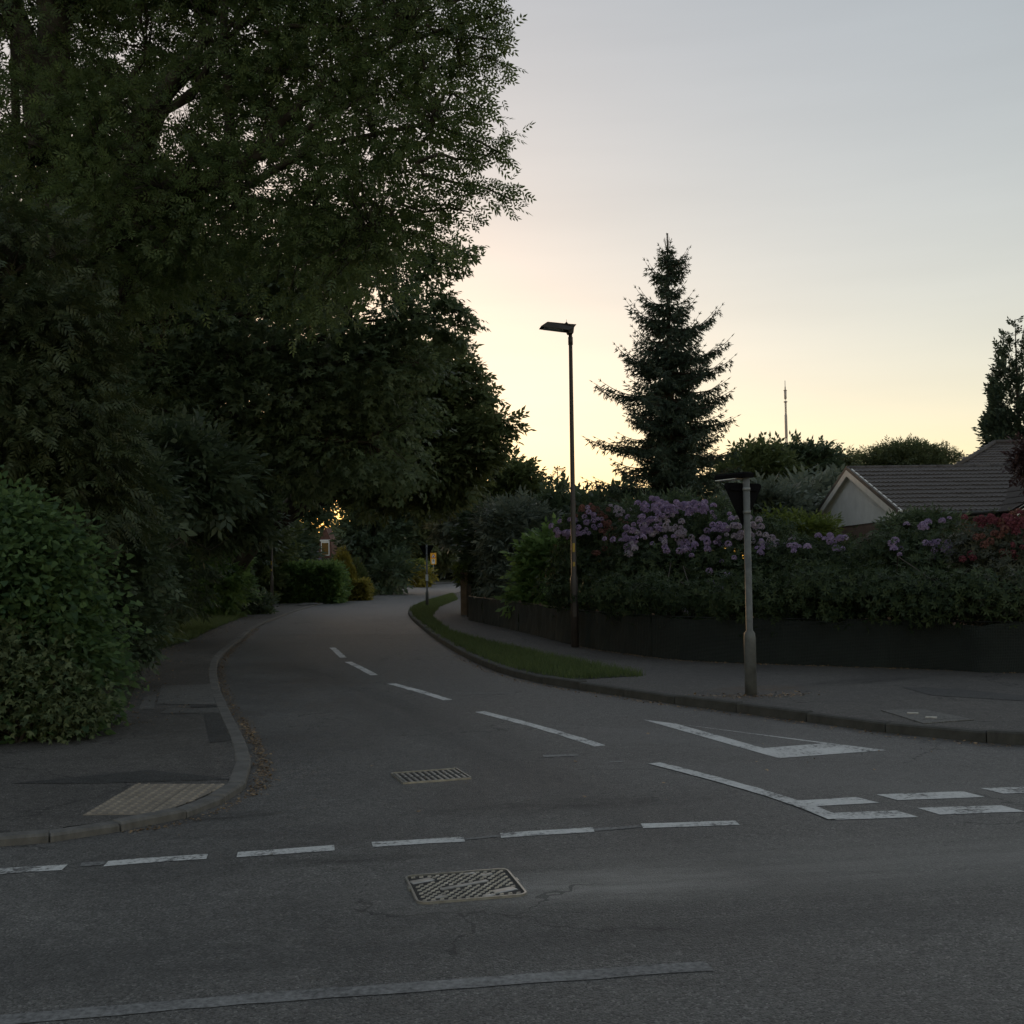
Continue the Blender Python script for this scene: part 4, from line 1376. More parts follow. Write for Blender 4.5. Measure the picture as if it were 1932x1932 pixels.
# ---- the big ash overhanging the junction --------------------------------------
ash_lobes = [lobe_px(*a) for a in (
    (60, 40, 190, 130, 16), (250, 70, 170, 140, 17), (430, 60, 170, 130, 16), (600, 70, 160, 130, 15.5), (735, 60, 120, 110, 15), (835, 60, 62, 80, 14.6),
    (90, 230, 180, 130, 16), (260, 270, 170, 110, 15.5), (450, 230, 170, 130, 16), (620, 230, 150, 130, 15.2), (735, 220, 100, 110, 14.8), (800, 215, 55, 60, 14.5),
    (330, 400, 190, 120, 15.5), (520, 390, 160, 110, 15.2), (670, 370, 130, 100, 14.8), (755, 345, 75, 66, 14.6), (820, 352, 48, 30, 14.4),
    (610, 500, 130, 80, 15.2), (715, 440, 70, 46, 14.8), (180, 480, 190, 120, 16),
    (300, -110, 300, 110, 16), (640, -100, 240, 110, 15.2), (40, -120, 240, 130, 16.5))]
def bough(pts, Y, step=.055, size=1.0, spread=.3):
    """leaf positions along a bough that reaches out of the crown"""
    p = np.array([P(x, y, Y + .15 * math.sin(i)) for i, (x, y) in enumerate(pts)])
    ln = np.concatenate([np.linspace(p[i], p[i + 1], max(2, int(np.linalg.norm(p[i + 1] - p[i]) / step)), endpoint=False) for i in range(len(p) - 1)] + [p[-1:]])
    d = unit(np.gradient(ln, axis=0))
    rep = 8
    pos = np.repeat(ln, rep, axis=0) + RNG.normal(size=(len(ln) * rep, 3)) * spread * .35
    dirs = np.repeat(d, rep, axis=0) * .8 + RNG.normal(size=(len(ln) * rep, 3)) * .65
    dirs[:, 2] -= .25
    return pos, dirs, p
ash_boughs = [bough(b, Y, sp) for b, Y, sp in (
    (((800, 330), (860, 345), (910, 352), (968, 378)), 14.3, .07), (((810, 230), (870, 255), (910, 270), (942, 288)), 14.3, .07),
    (((800, 130), (870, 125), (915, 105), (940, 116)), 14.4, .06), (((820, 60), (880, 40), (915, 25), (935, 45)), 14.4, .06),
    (((700, 420), (770, 440), (820, 448), (862, 475)), 14.6, .07), (((740, 380), (800, 400), (850, 392), (888, 400)), 14.5, .07),
    (((830, 290), (860, 300), (905, 300), (935, 282)), 14.3, .08), (((840, 10), (890, -10), (920, -20), (935, -10)), 14.4, .07), (((860, 75), (905, 70), (925, 75), (940, 66)), 14.4, .06),
    (((850, 175), (880, 190), (900, 205), (915, 190)), 14.4, .07))]
ash_extra = (np.concatenate([b[0] for b in ash_boughs]), np.concatenate([b[1] for b in ash_boughs]))
ash_base = np.array([-6.6, 16.0, Z_L])
ash_holes = [(345, 175, 26, 34, .93), (330, 215, 14, 16, .85), (565, 300, 30, 14, .6), (540, 150, 40, 26, .55), (470, 60, 50, 40, .45), (250, 90, 40, 40, .5), (30, 90, 30, 50, .6), (700, 250, 30, 40, .45),
             (390, 20, 50, 30, .5), (620, 120, 40, 40, .4), (735, 160, 25, 30, .4)]
ash, ash_cen = tree('ash_tree', 'huge ash tree with feathery leaflets overhanging the junction corner', ash_lobes, ash_base, 'ash', 1120, 25, .62, .208, 'ash',
     .30, P(120, 230, 16.2), [P(x, y, Y) for x, y, Y in ((20, -60, 16.5), (110, -120, 16.5), (460, 300, 15.5), (430, 60, 16), (390, 40, 16.4), (640, 180, 15.2), (760, 60, 15), (820, 230, 14.6), (700, 430, 15), (600, -60, 15.5))],
     ash_holes, .62, .3, None, .012, 1, extra=ash_extra, up_jit=1.1)
# leafage deep in the crown, behind the feathery outer sprays
crown_mesh('inner_crown', [(c + np.array([0, .9, .1]), r * .62) for c, r in ash_lobes], 'twig', 330, 13, .55, .24, ash, L['ash'], .3, 0., ash_holes, .2, 1.0)
# bare wood of the reaching boughs
V, Q = join_np([tube_np(np.concatenate([[ash_cen[int(np.argmin(np.linalg.norm(ash_cen - b[2][0], axis=1)))]], b[2]]), np.linspace(.03, .009, len(b[2]) + 1), 4) for b in ash_boughs])
put('bough', mesh_np('bough', V, Q, None, None, True), M['bark'], ash)
V, Q = join_np([tube_np(lean(P(*a), P(*b), 9, .012), np.linspace(r0, r1, 9), 9) for a, b, r0, r1 in (
    ((95, 300, 16.1), (15, -20, 16.3), .26, .17), ((95, 300, 16.1), (105, -40, 16.1), .30, .2), ((200, 420, 16), (470, 300, 15.4), .20, .12), ((430, 318, 15.5), (424, -30, 15.6), .09, .05), ((240, 260, 15.8), (400, 60, 15.6), .16, .06),
    ((470, 300, 15.4), (640, 120, 15.0), .09, .03), ((470, 300, 15.4), (720, 170, 14.9), .07, .02), ((640, 120, 15), (960, 20, 14.4), .04, .008), ((500, 60, 15.3), (900, 40, 14.6), .035, .006))])
put('limb', mesh_np('limb', V, Q, None, None, True), M['bark'], ash)

# ---- cypress at the left edge ----------------------------------------------------
cyp_lobes = [lobe_px(*a) for a in ((20, 520, 130, 120, 13.4), (60, 660, 140, 120, 13.2), (40, 800, 170, 130, 13.0), (120, 760, 110, 120, 13.6), (80, 930, 170, 110, 13), (-80, 700, 120, 300, 13.6), (160, 900, 90, 90, 13.4))]
tree('cypress_tree', 'dark drooping cypress rising behind the climber-covered hedge', cyp_lobes, (-6.2, 13.6, Z_L), 'frond', 440, 24, .40, .235, 'cypress', .2, P(20, 420, 13.6), None, None, .6, .75, None, .01, 3)

# ---- sycamore over the footway ----------------------------------------------------
syc_holes = [(368, 715, 8, 40, .97), (370, 680, 10, 12, .8), (500, 770, 26, 8, .75), (520, 790, 10, 6, .8), (405, 760, 6, 20, .6), (600, 640, 50, 40, .35), (680, 560, 40, 30, .4), (455, 905, 9, 22, .95), (700, 700, 40, 30, .3)]
syc_lobes = [lobe_px(*a) for a in (
    (300, 620, 150, 120, 23), (460, 600, 160, 120, 23), (620, 590, 150, 120, 22.5), (705, 560, 70, 70, 22), (765, 600, 45, 45, 21.8), (812, 606, 26, 20, 21.6),
    (320, 780, 150, 120, 23), (480, 760, 150, 110, 23), (630, 740, 150, 110, 22.5), (740, 700, 80, 90, 22), (795, 685, 36, 44, 21.8),
    (340, 890, 130, 80, 22.5), (480, 880, 110, 55, 23), (590, 850, 120, 65, 22.5), (700, 835, 110, 80, 22), (250, 500, 160, 110, 23.5), (560, 480, 150, 90, 22.8), (720, 490, 70, 60, 22.2))]
syc_b = [bough(b, Y, sp) for b, Y, sp in ((((770, 480), (810, 492), (845, 478), (875, 480)), 21.6, .1), (((800, 560), (840, 572), (865, 580), (886, 600)), 21.5, .09), (((790, 500), (815, 510), (835, 505)), 21.6, .1), (((820, 610), (850, 630), (868, 640)), 21.5, .1))]
tree('sycamore_tree', 'broad dark sycamore leaning over the left footway beyond the ash', syc_lobes, (-9.6, 24, Z_L), 'lobed', 930, 15, .5, .27, 'sycamore', .35,
     P(330, 560, 23), None, syc_holes, .62, .25, None, .016, 2, extra=(np.concatenate([b[0] for b in syc_b]), np.concatenate([b[1] for b in syc_b])))

# ---- oak further along ------------------------------------------------------------
oak_lobes = [lobe_px(*a) for a in (
    (795, 725, 80, 66, 33), (835, 775, 70, 72, 32.5), (865, 830, 60, 56, 32), (890, 812, 40, 28, 31.8), (780, 830, 100, 90, 33), (700, 800, 120, 120, 33.5), (830, 885, 60, 40, 32.2), (868, 872, 32, 28, 31.8),
    (740, 895, 110, 50, 33), (640, 875, 110, 50, 34), (840, 685, 36, 36, 32.4), (770, 930, 80, 30, 33))]
oak_b = [bough(b, Y, sp) for b, Y, sp in ((((890, 800), (925, 800), (955, 800), (975, 804)), 31.6, .13), (((860, 740), (895, 735), (920, 745)), 31.6, .13), (((850, 690), (880, 690), (905, 705)), 31.8, .13), (((880, 860), (915, 870), (935, 860)), 31.6, .13))]
tree('oak_tree', 'rounded dark oak hanging over the side road against the sunset', oak_lobes, (-11.2, 36.5, Z_L), 'twig', 660, 17, .55, .37, 'oak', .3, P(740, 800, 34), None,
     [(700, 700, 30, 30, .3), (860, 880, 18, 22, .45)], .6, .2, None, .016, 2, extra=(np.concatenate([b[0] for b in oak_b]), np.concatenate([b[1] for b in oak_b])))

# ---- shrubs along the left footway -------------------------------------------------
def shrub(name, label, lobes, base, kind, n_clump, per, crad, size, mat, group=None, cat='shrub', shell=.5, droop=.1, zmin=Z_L + .03, stems=5, up_jit=.5, up_bias=.3, holes=None):
    if base[1] > 18 and kind != 'whorl':
        per, size = per * .36, size * 1.48
    root = empty(name, base, label, cat, group)
    cr, cen = crown_mesh('foliage', lobes, kind, n_clump, per, crad, size, root, L[mat], shell, up_bias, holes, droop, up_jit, None, zmin)
    parts = []
    b = np.asarray(base, float)
    for c in cen[RNG.permutation(len(cen))[:max(stems, 3) * 4]]:
        a = b + np.array([RNG.normal() * .15, RNG.normal() * .15, -.05])
        if np.linalg.norm(c - a) < .2: continue
        parts.append(tube_np(limb_path(a, c, 5, .1, .04), np.linspace(.022, .006, 5), 4))
    V, Q = join_np(parts)
    put('stem', mesh_np('stem', V, Q), M['bark'], root)
    return root, cen

def near_lobe(c, r):
    return (np.array(c, float), np.array(r, float))

# climber-covered hedge at the corner: 300 of its leaves are parts of their own
hedge_lobes = [lobe_px(28, 1090, 120, 150, 10.4, .55), lobe_px(118, 1130, 85, 120, 10.6, .5), lobe_px(-92, 1120, 150, 160, 10.2, .6), lobe_px(28, 1270, 160, 140, 10.4, .55), lobe_px(138, 1280, 75, 110, 10.7, .45),
               lobe_px(-2, 1000, 70, 70, 10.6, .5), lobe_px(163, 1200, 48, 80, 10.9, .4), lobe_px(-192, 1250, 150, 170, 10.2, .6), lobe_px(58, 1370, 130, 50, 10.3, .45)]
croot, ccen = shrub('climber_hedge', 'tall leafy hedge smothered in heart-leaved climber at the corner', hedge_lobes, (-4.6, 10.6, Z_L), 'heart', 760, 30, .30, .064, 'bind', None, 'hedge', .5, .55, Z_L + .02, 8, .6)
def single_leaves(parent, lobes, n, mat, template, size, ylim=None, droop=.6):
    tv, tq = T[template][0]
    mats = []
    for k in range(5):
        me = mesh_np('leaf', tv, tq, None, np.full(len(tv), .1 + .2 * k))
        me.materials.append(mat)
        mats.append(me)
    cnt = 0
    off = Vector(parent.location)
    while cnt < n:
        c, r = lobes[RNG.integers(0, len(lobes))]
        u = unit(RNG.normal(size=3) + np.array([.1, -.9, .25]))
        p = c + u * r * (1.02 + .05 * RNG.random())
        if p[2] < Z_L + .1: continue
        x, y = proj(p[None])
        if x[0] < -10: continue
        d = unit(np.array([u[0] * .5, u[1] * .5 - .2, -droop]) + RNG.normal(size=3) * .35)
        xx = unit(np.cross(d, unit(u + RNG.normal(size=3) * .3)))
        zz_ = np.cross(xx, d)
        s = size * (.75 + .5 * RNG.random())
        o = bpy.data.objects.new('leaf', mats[RNG.integers(0, 5)])
        COL.objects.link(o)
        o.parent = parent
        R = Matrix(((xx[0] * s, d[0] * s, zz_[0] * s), (xx[1] * s, d[1] * s, zz_[1] * s), (xx[2] * s, d[2] * s, zz_[2] * s)))
        o.matrix_local = Matrix.Translation(Vector(p) - off) @ R.to_4x4()
        cnt += 1
single_leaves(croot, hedge_lobes[:6], 290, L['bind'], 'heart', .072)
# ivy over the hedge's foot
ivy_lobes = [lobe_px(24, 1330, 150, 90, 10.05, .35), lobe_px(124, 1350, 70, 60, 10.2, .3), lobe_px(-146, 1330, 150, 100, 9.9, .4), lobe_px(14, 1240, 90, 60, 10.0, .3)]
iroot, _c = shrub('ivy', 'dull green ivy creeping over the foot of the corner hedge', ivy_lobes, (-4.5, 10.1, Z_L), 'ivy', 380, 24, .2, .062, 'ivy', None, 'ivy', .7, .4, Z_L + .02, 5, .7)
single_leaves(iroot, ivy_lobes, 290, L['ivy'], 'ivy', .066)

shrub('shrub', 'rough hedge carrying on along the main road past the corner', [near_lobe((x, 9.5 + .19 * (x + 5) + .5, .95), (.95, .6, 1.0 + .15 * math.sin(3 * x))) for x in (-7.3, -8.8, -10.3, -11.8, -13.4)], (-10.2, 9.2, Z_L), 'twig', 330, 16, .32, .2, 'darkshrub', None, 'hedge')
def line_shrub(px, py, rx, ry, Y, **k):
    return lobe_px(px, py, rx, ry, Y, **k)
SHR = 'shrubs along the left footway'
shrub('shrub', 'dark shrub right behind the climber hedge beside the path', [lobe_px(205, 1090, 60, 110, 14.4), lobe_px(200, 990, 80, 80, 14.8), lobe_px(222, 1190, 36, 70, 14.2), lobe_px(130, 980, 90, 70, 14.4)], (-5.9, 14.4, Z_L), 'twig', 260, 20, .35, .2, 'darkshrub', SHR)
shrub('shrub', 'dusky shrub under the sycamore above the narrow grass strip', [lobe_px(320, 1060, 60, 90, 27), lobe_px(300, 960, 90, 80, 27.5), lobe_px(315, 1130, 46, 46, 26.4), lobe_px(255, 1110, 40, 80, 22)], (-9.2, 27, Z_L), 'narrow', 260, 20, .45, .26, 'darkshrub', SHR)
shrub('shrub', 'brighter green laurel bulging over the far end of the grass strip', [lobe_px(410, 1085, 44, 56, 36), lobe_px(390, 1118, 36, 36, 35.5), lobe_px(425, 1115, 30, 36, 35.5), lobe_px(385, 1040, 46, 46, 36.5)], (-10.4, 36.2, Z_L), 'twig', 220, 20, .42, .26, 'hedge', SHR)
shrub('shrub', 'brownish-green yew beside the dark lamp column', [lobe_px(488, 1055, 34, 70, 50), lobe_px(478, 1105, 38, 36, 49), lobe_px(470, 1000, 46, 56, 51), lobe_px(515, 1010, 34, 34, 51)], (-11.6, 50, Z_L), 'dense', 240, 20, .4, .32, 'oak', SHR)
shrub('shrub', 'low dark cushion shrub at the edge of the left footway', [lobe_px(480, 1143, 32, 14, 38)], (-9.6, 38.4, Z_L), 'dense', 60, 16, .25, .2, 'darkshrub', SHR)
shrub('shrub', 'dark undergrowth mound below the cypress', [lobe_px(150, 930, 120, 70, 15), lobe_px(300, 900, 120, 70, 18), lobe_px(400, 960, 90, 60, 24)], (-7.2, 17, Z_L), 'twig', 220, 22, .5, .3, 'darkshrub', SHR, zmin=.3)

# clipped hedge, box-shaped
def box_hedge(name, label, x0, x1, ytop, ybot, Y, depth, mat, n, size, z0=Z_L, rnd=.12, kind='dense', cat='hedge', group=None):
    a, b = P(x0, ybot, Y), P(x1, ytop, Y)
    cen = np.array([(a[0] + b[0]) / 2, Y + depth / 2, z0])
    w, h = (b[0] - a[0]), b[2] - z0
    root = empty(name, cen, label, cat, group)
    N = n
    face = RNG.choice(4, N, p=[.5, .25, .13, .12])
    u, v = RNG.random(N) - .5, RNG.random(N)
    pos = np.zeros((N, 3)); nr_ = np.zeros((N, 3))
    f = face == 0; pos[f] = np.stack([u[f] * w, np.full(f.sum(), -depth / 2), v[f] * h], 1); nr_[f] = (0, -1, 0)
    f = face == 1; pos[f] = np.stack([u[f] * w, (v[f] - .5) * depth, np.full(f.sum(), h)], 1); nr_[f] = (0, 0, 1)
    f = face == 2; pos[f] = np.stack([np.full(f.sum(), w / 2), u[f] * depth, v[f] * h], 1); nr_[f] = (1, 0, 0)
    f = face == 3; pos[f] = np.stack([np.full(f.sum(), -w / 2), u[f] * depth, v[f] * h], 1); nr_[f] = (-1, 0, 0)
    pos -= nr_ * (np.abs(RNG.normal(size=(N, 1))) * rnd)
    pos[:, 0] *= 1 - .08 * (pos[:, 2] / h) ** 3
    pos += cen + RNG.normal(size=(N, 3)) * .02
    dirs = nr_ * .7 + RNG.normal(size=(N, 3)) * .6 + np.array([0, 0, .25])
    V, Q, vv = scatter(kind, pos, dirs, size * (.7 + .6 * RNG.random(N)), .5)
    tag(put('foliage', mesh_np('foliage', V, Q, None, vv), L[mat], root), kind='stuff')
    parts = [tube_np(np.array([(cen[0] + (t - .5) * w * .9, cen[1], z0 - .05), (cen[0] + (t - .5) * w * .9 + .05, cen[1], z0 + h * .8)]), [.05, .02], 5) for t in np.linspace(0, 1, 7)]
    V, Q = join_np(parts)
    put('stem', mesh_np('stem', V, Q), M['bark'], root)
    return root
box_hedge('clipped_hedge', 'square clipped green hedge in front of the distant gabled house', 524, 636, 1075, 1138, 50, 2.2, 'hedge', 3600, .32)
box_hedge('clipped_hedge', 'low golden clipped hedge at the foot of the golden conifer', 636, 690, 1101, 1133, 54, 1.6, 'gold', 2200, .22, kind='dense')
box_hedge('clipped_hedge', 'small trimmed hedge on the far bend behind the far give way post', 765, 802, 1066, 1099, 96, 2.5, 'lime', 1600, .4)
shrub('shrub', 'small golden bush below the trimmed hedge on the far bend', [lobe_px(797, 1090, 11, 9, 90)], (-7.4, 91, Z_L), 'dense', 40, 14, .5, .4, 'gold')

def cone_tree(name, label, px, ytop, ybot, half, Y, mat, n, size, kind='frond', z0=Z_L, cat='tree', up=.6, group=None, power=.85, fat=0.0, bark='bark'):
    top = P(px, ytop, Y)
    base = np.array([top[0], Y, z0])
    h = top[2] - z0
    w = half * Y / F
    root = empty(name, base, label, cat, group)
    t = 1 - np.sqrt(RNG.random(n))                    # more leaves low down
    a = RNG.random(n) * 2 * np.pi
    tier = 1 + .16 * np.sin(t * 40 + a * 3) + .12 * np.sin(t * 17 - a * 5)
    r = w * ((1 - t) ** power + fat * np.sin(t * np.pi)) * tier * (.55 + .45 * RNG.random(n) ** .4)
    pos = base + np.stack([r * np.cos(a), r * np.sin(a), t * h], 1)
    dirs = np.stack([np.cos(a), np.sin(a), np.full(n, up)], 1) + RNG.normal(size=(n, 3)) * .35
    V, Q, vv = scatter(kind, pos, dirs, size * (.6 + .6 * RNG.random(n)) * (1 - .5 * t), .6)
    tag(put('crown', mesh_np('crown', V, Q, None, vv), L[mat], root), kind='stuff')
    V, Q = tube_np(np.array([base + (0, 0, -.1), base + (0, 0, h * .5), base + (0, 0, h * 1.0)]), [.05 * h ** .8 * .5, .03 * h ** .5, .008], 7)
    put('trunk', mesh_np('trunk', V, Q, None, None, True), M[bark], root)
    return root
cone_tree('conifer', 'small golden conifer standing beside the square clipped hedge', 646, 1030, 1115, 27, 55, 'gold', 2600, .42, up=.9)
cone_tree('conifer', 'dull bronze-green conifer behind the low golden hedge', 672, 1052, 1115, 26, 58, 'oak', 2200, .42, up=.9)

# ---- background wood left of the road ------------------------------------------------
BG = 'background trees beyond the side road'
def bgtree(label, lobes, base, mat='fartree', n=260, per=20, crad=1.1, size=.6, kind='twig', holes=None, tr=.25, shell=.4, name='broadleaf_tree', group=BG):
    pf, sf = (.34, 1.55) if base[1] > 55 or base[1] < 35 else (.6, 1.12)
    return tree(name, label, lobes, base, kind, n, per * pf, crad, size * sf, mat, tr, None, None, holes, shell, .15, group, .02, 4)
bgtree('dark tree standing left of the distant gabled house', [lobe_px(520, 960, 70, 80, 62), lobe_px(548, 1010, 30, 46, 62), lobe_px(470, 900, 90, 90, 63), lobe_px(540, 1050, 50, 34, 60), lobe_px(560, 920, 50, 40, 63), lobe_px(605, 948, 30, 20, 64)], (-14.2, 62, Z_L), 'darkshrub', 380, 22, .6, .5)  # last lobe added to stop the sun at the gap above the house
bgtree('dark tree standing right of the distant gabled house', [lobe_px(712, 1000, 54, 70, 70), lobe_px(715, 1070, 36, 46, 68), lobe_px(690, 1068, 40, 40, 71), lobe_px(655, 1072, 30, 26, 73), lobe_px(730, 940, 80, 60, 72), lobe_px(675, 925, 46, 34, 71), lobe_px(735, 1085, 30, 28, 66)], (-11.4, 70, Z_L), 'darkshrub', 420, 22, .65, .5)  # low left-hand lobes added to block the low sun
bgtree('tall shadowy tree behind the oak at the bend', [lobe_px(780, 980, 70, 70, 124), lobe_px(830, 1000, 60, 60, 126), lobe_px(750, 1035, 46, 36, 122), lobe_px(810, 930, 80, 60, 126), lobe_px(715, 1040, 40, 40, 118)], (-14, 124, Z_L), 'fartree', 480, 22, 1.2, .9)
bgtree('grey-green tree closing the view at the far bend', [lobe_px(850, 1040, 45, 55, 140), lobe_px(900, 1030, 60, 60, 138), lobe_px(800, 1065, 50, 36, 142), lobe_px(880, 970, 40, 50, 136), lobe_px(740, 1060, 60, 40, 146), lobe_px(940, 1000, 60, 50, 138)], (-6.0, 146, Z_L), 'greyshrub', 520, 22, 2.0, 1.1)
bgtree('low dusky tree added beyond the distant gabled house to block the sun', [lobe_px(590, 1045, 44, 34, 150), lobe_px(640, 1040, 40, 34, 152), lobe_px(690, 1035, 50, 40, 150), lobe_px(540, 1040, 40, 40, 150), lobe_px(620, 1015, 20, 14, 151)], (-25.5, 152, Z_L), 'fartree', 260, 20, 1.6, 1.0)  # added behind the house to block the low sun through the gap
bgtree('dark tree far behind the sycamore trunk', [lobe_px(400, 1000, 90, 80, 48), lobe_px(350, 930, 90, 80, 50), lobe_px(440, 930, 70, 70, 50), lobe_px(300, 1040, 80, 90, 46)], (-14, 48, Z_L), 'darkshrub', 360, 22, .9, .55)
bgtree('tall dark tree filling the gap behind the cypress', [lobe_px(120, 600, 200, 160, 30), lobe_px(180, 780, 180, 150, 30), lobe_px(60, 900, 180, 120, 30), lobe_px(250, 700, 130, 140, 30), lobe_px(200, 430, 180, 140, 31), lobe_px(0, 400, 180, 160, 31)], (-13.5, 30, Z_L), 'darkshrub', 480, 22, .9, .5)
bgtree('tall tree crowding behind the sycamore crown', [lobe_px(420, 820, 150, 90, 44), lobe_px(560, 800, 130, 90, 45), lobe_px(300, 850, 110, 100, 44), lobe_px(480, 660, 170, 90, 46), lobe_px(640, 680, 110, 90, 46), lobe_px(330, 680, 120, 110, 45)], (-13, 45, Z_L), 'fartree', 380, 20, 1.0, .55, holes=syc_holes)

bgtree('broad tree standing back from the main road beyond the hedge', [near_lobe((-16.5, 19, 4.5), (3.2, 2.6, 2.6)), near_lobe((-14.0, 18.5, 3.2), (2.2, 2, 2.4)), near_lobe((-18.5, 19.5, 3.0), (2.4, 2.2, 2.6)), near_lobe((-16, 19, 7), (2.4, 2.2, 2))], (-16.4, 19, Z_L), 'darkshrub', 300, 22, .9, .34)
# ---- right-hand garden: shrubs and trees by the fence -----------------------------------
RG = 'shrubs behind the netting fence'
shrub('shrub', 'dark upright shrub beside the timber gate post', [lobe_px(916, 1055, 26, 85, 35.5, .6), lobe_px(938, 1060, 34, 84, 34.5, .7), lobe_px(908, 1005, 24, 46, 36.5, .6)], (-.4, 35.2, Z_R), 'dense', 300, 18, .3, .26, 'darkshrub', RG, zmin=Z_R + .05)
shrub('shrub', 'feathery grey-green shrub between the gate post and the lime bush', [lobe_px(970, 1060, 44, 90, 31, .8), lobe_px(985, 1003, 42, 36, 31.5, .8), lobe_px(955, 990, 36, 30, 33, .8), lobe_px(988, 1110, 32, 46, 30, .6)], (.35, 31, Z_R), 'narrow', 380, 18, .32, .28, 'greyshrub', RG, zmin=Z_R + .05)
shrub('shrub', 'lime-tinged bush close to the street lamp', [lobe_px(1034, 1095, 40, 62, 26.4, .6), lobe_px(1052, 1050, 34, 36, 26.6, .6), lobe_px(1020, 1125, 26, 34, 26.2, .5)], (.95, 26.4, Z_R), 'dense', 260, 20, .33, .22, 'hedge', RG, zmin=Z_R + .05)
tree('round_topped_tree', 'dense round-topped tree standing beyond the grey-green shrub', [lobe_px(972, 912, 38, 38, 42), lobe_px(965, 950, 46, 40, 42), lobe_px(985, 945, 36, 46, 42), lobe_px(950, 900, 18, 18, 42.3), lobe_px(975, 1000, 44, 40, 42)], (.4, 42, Z_R), 'dense', 230, 14, .42, .36, 'oak', .15, None, None, None, .45, .05, None, .01, 4)
bgtree('hazy low tree at the bend against the sunset', [lobe_px(905, 960, 40, 30, 70), lobe_px(880, 985, 40, 36, 72), lobe_px(925, 985, 40, 36, 70)], (-1.6, 72, Z_R), 'greyshrub', 200, 20, .9, .5)
cone_tree('conifer', 'slim young conifer between the round tree and the lamp', 1052, 878, 1010, 80, 38, 'spruce', 1900, .36, 'dense', Z_R, up=.7, power=.9)
shrub('shrub', 'dark hedge mound below the slim young conifer', [lobe_px(1060, 985, 50, 40, 34), lobe_px(1110, 985, 50, 22, 33), lobe_px(1170, 975, 60, 20, 32)], (3.2, 33.5, Z_R), 'dense', 220, 18, .4, .3, 'darkshrub', RG, zmin=.5)

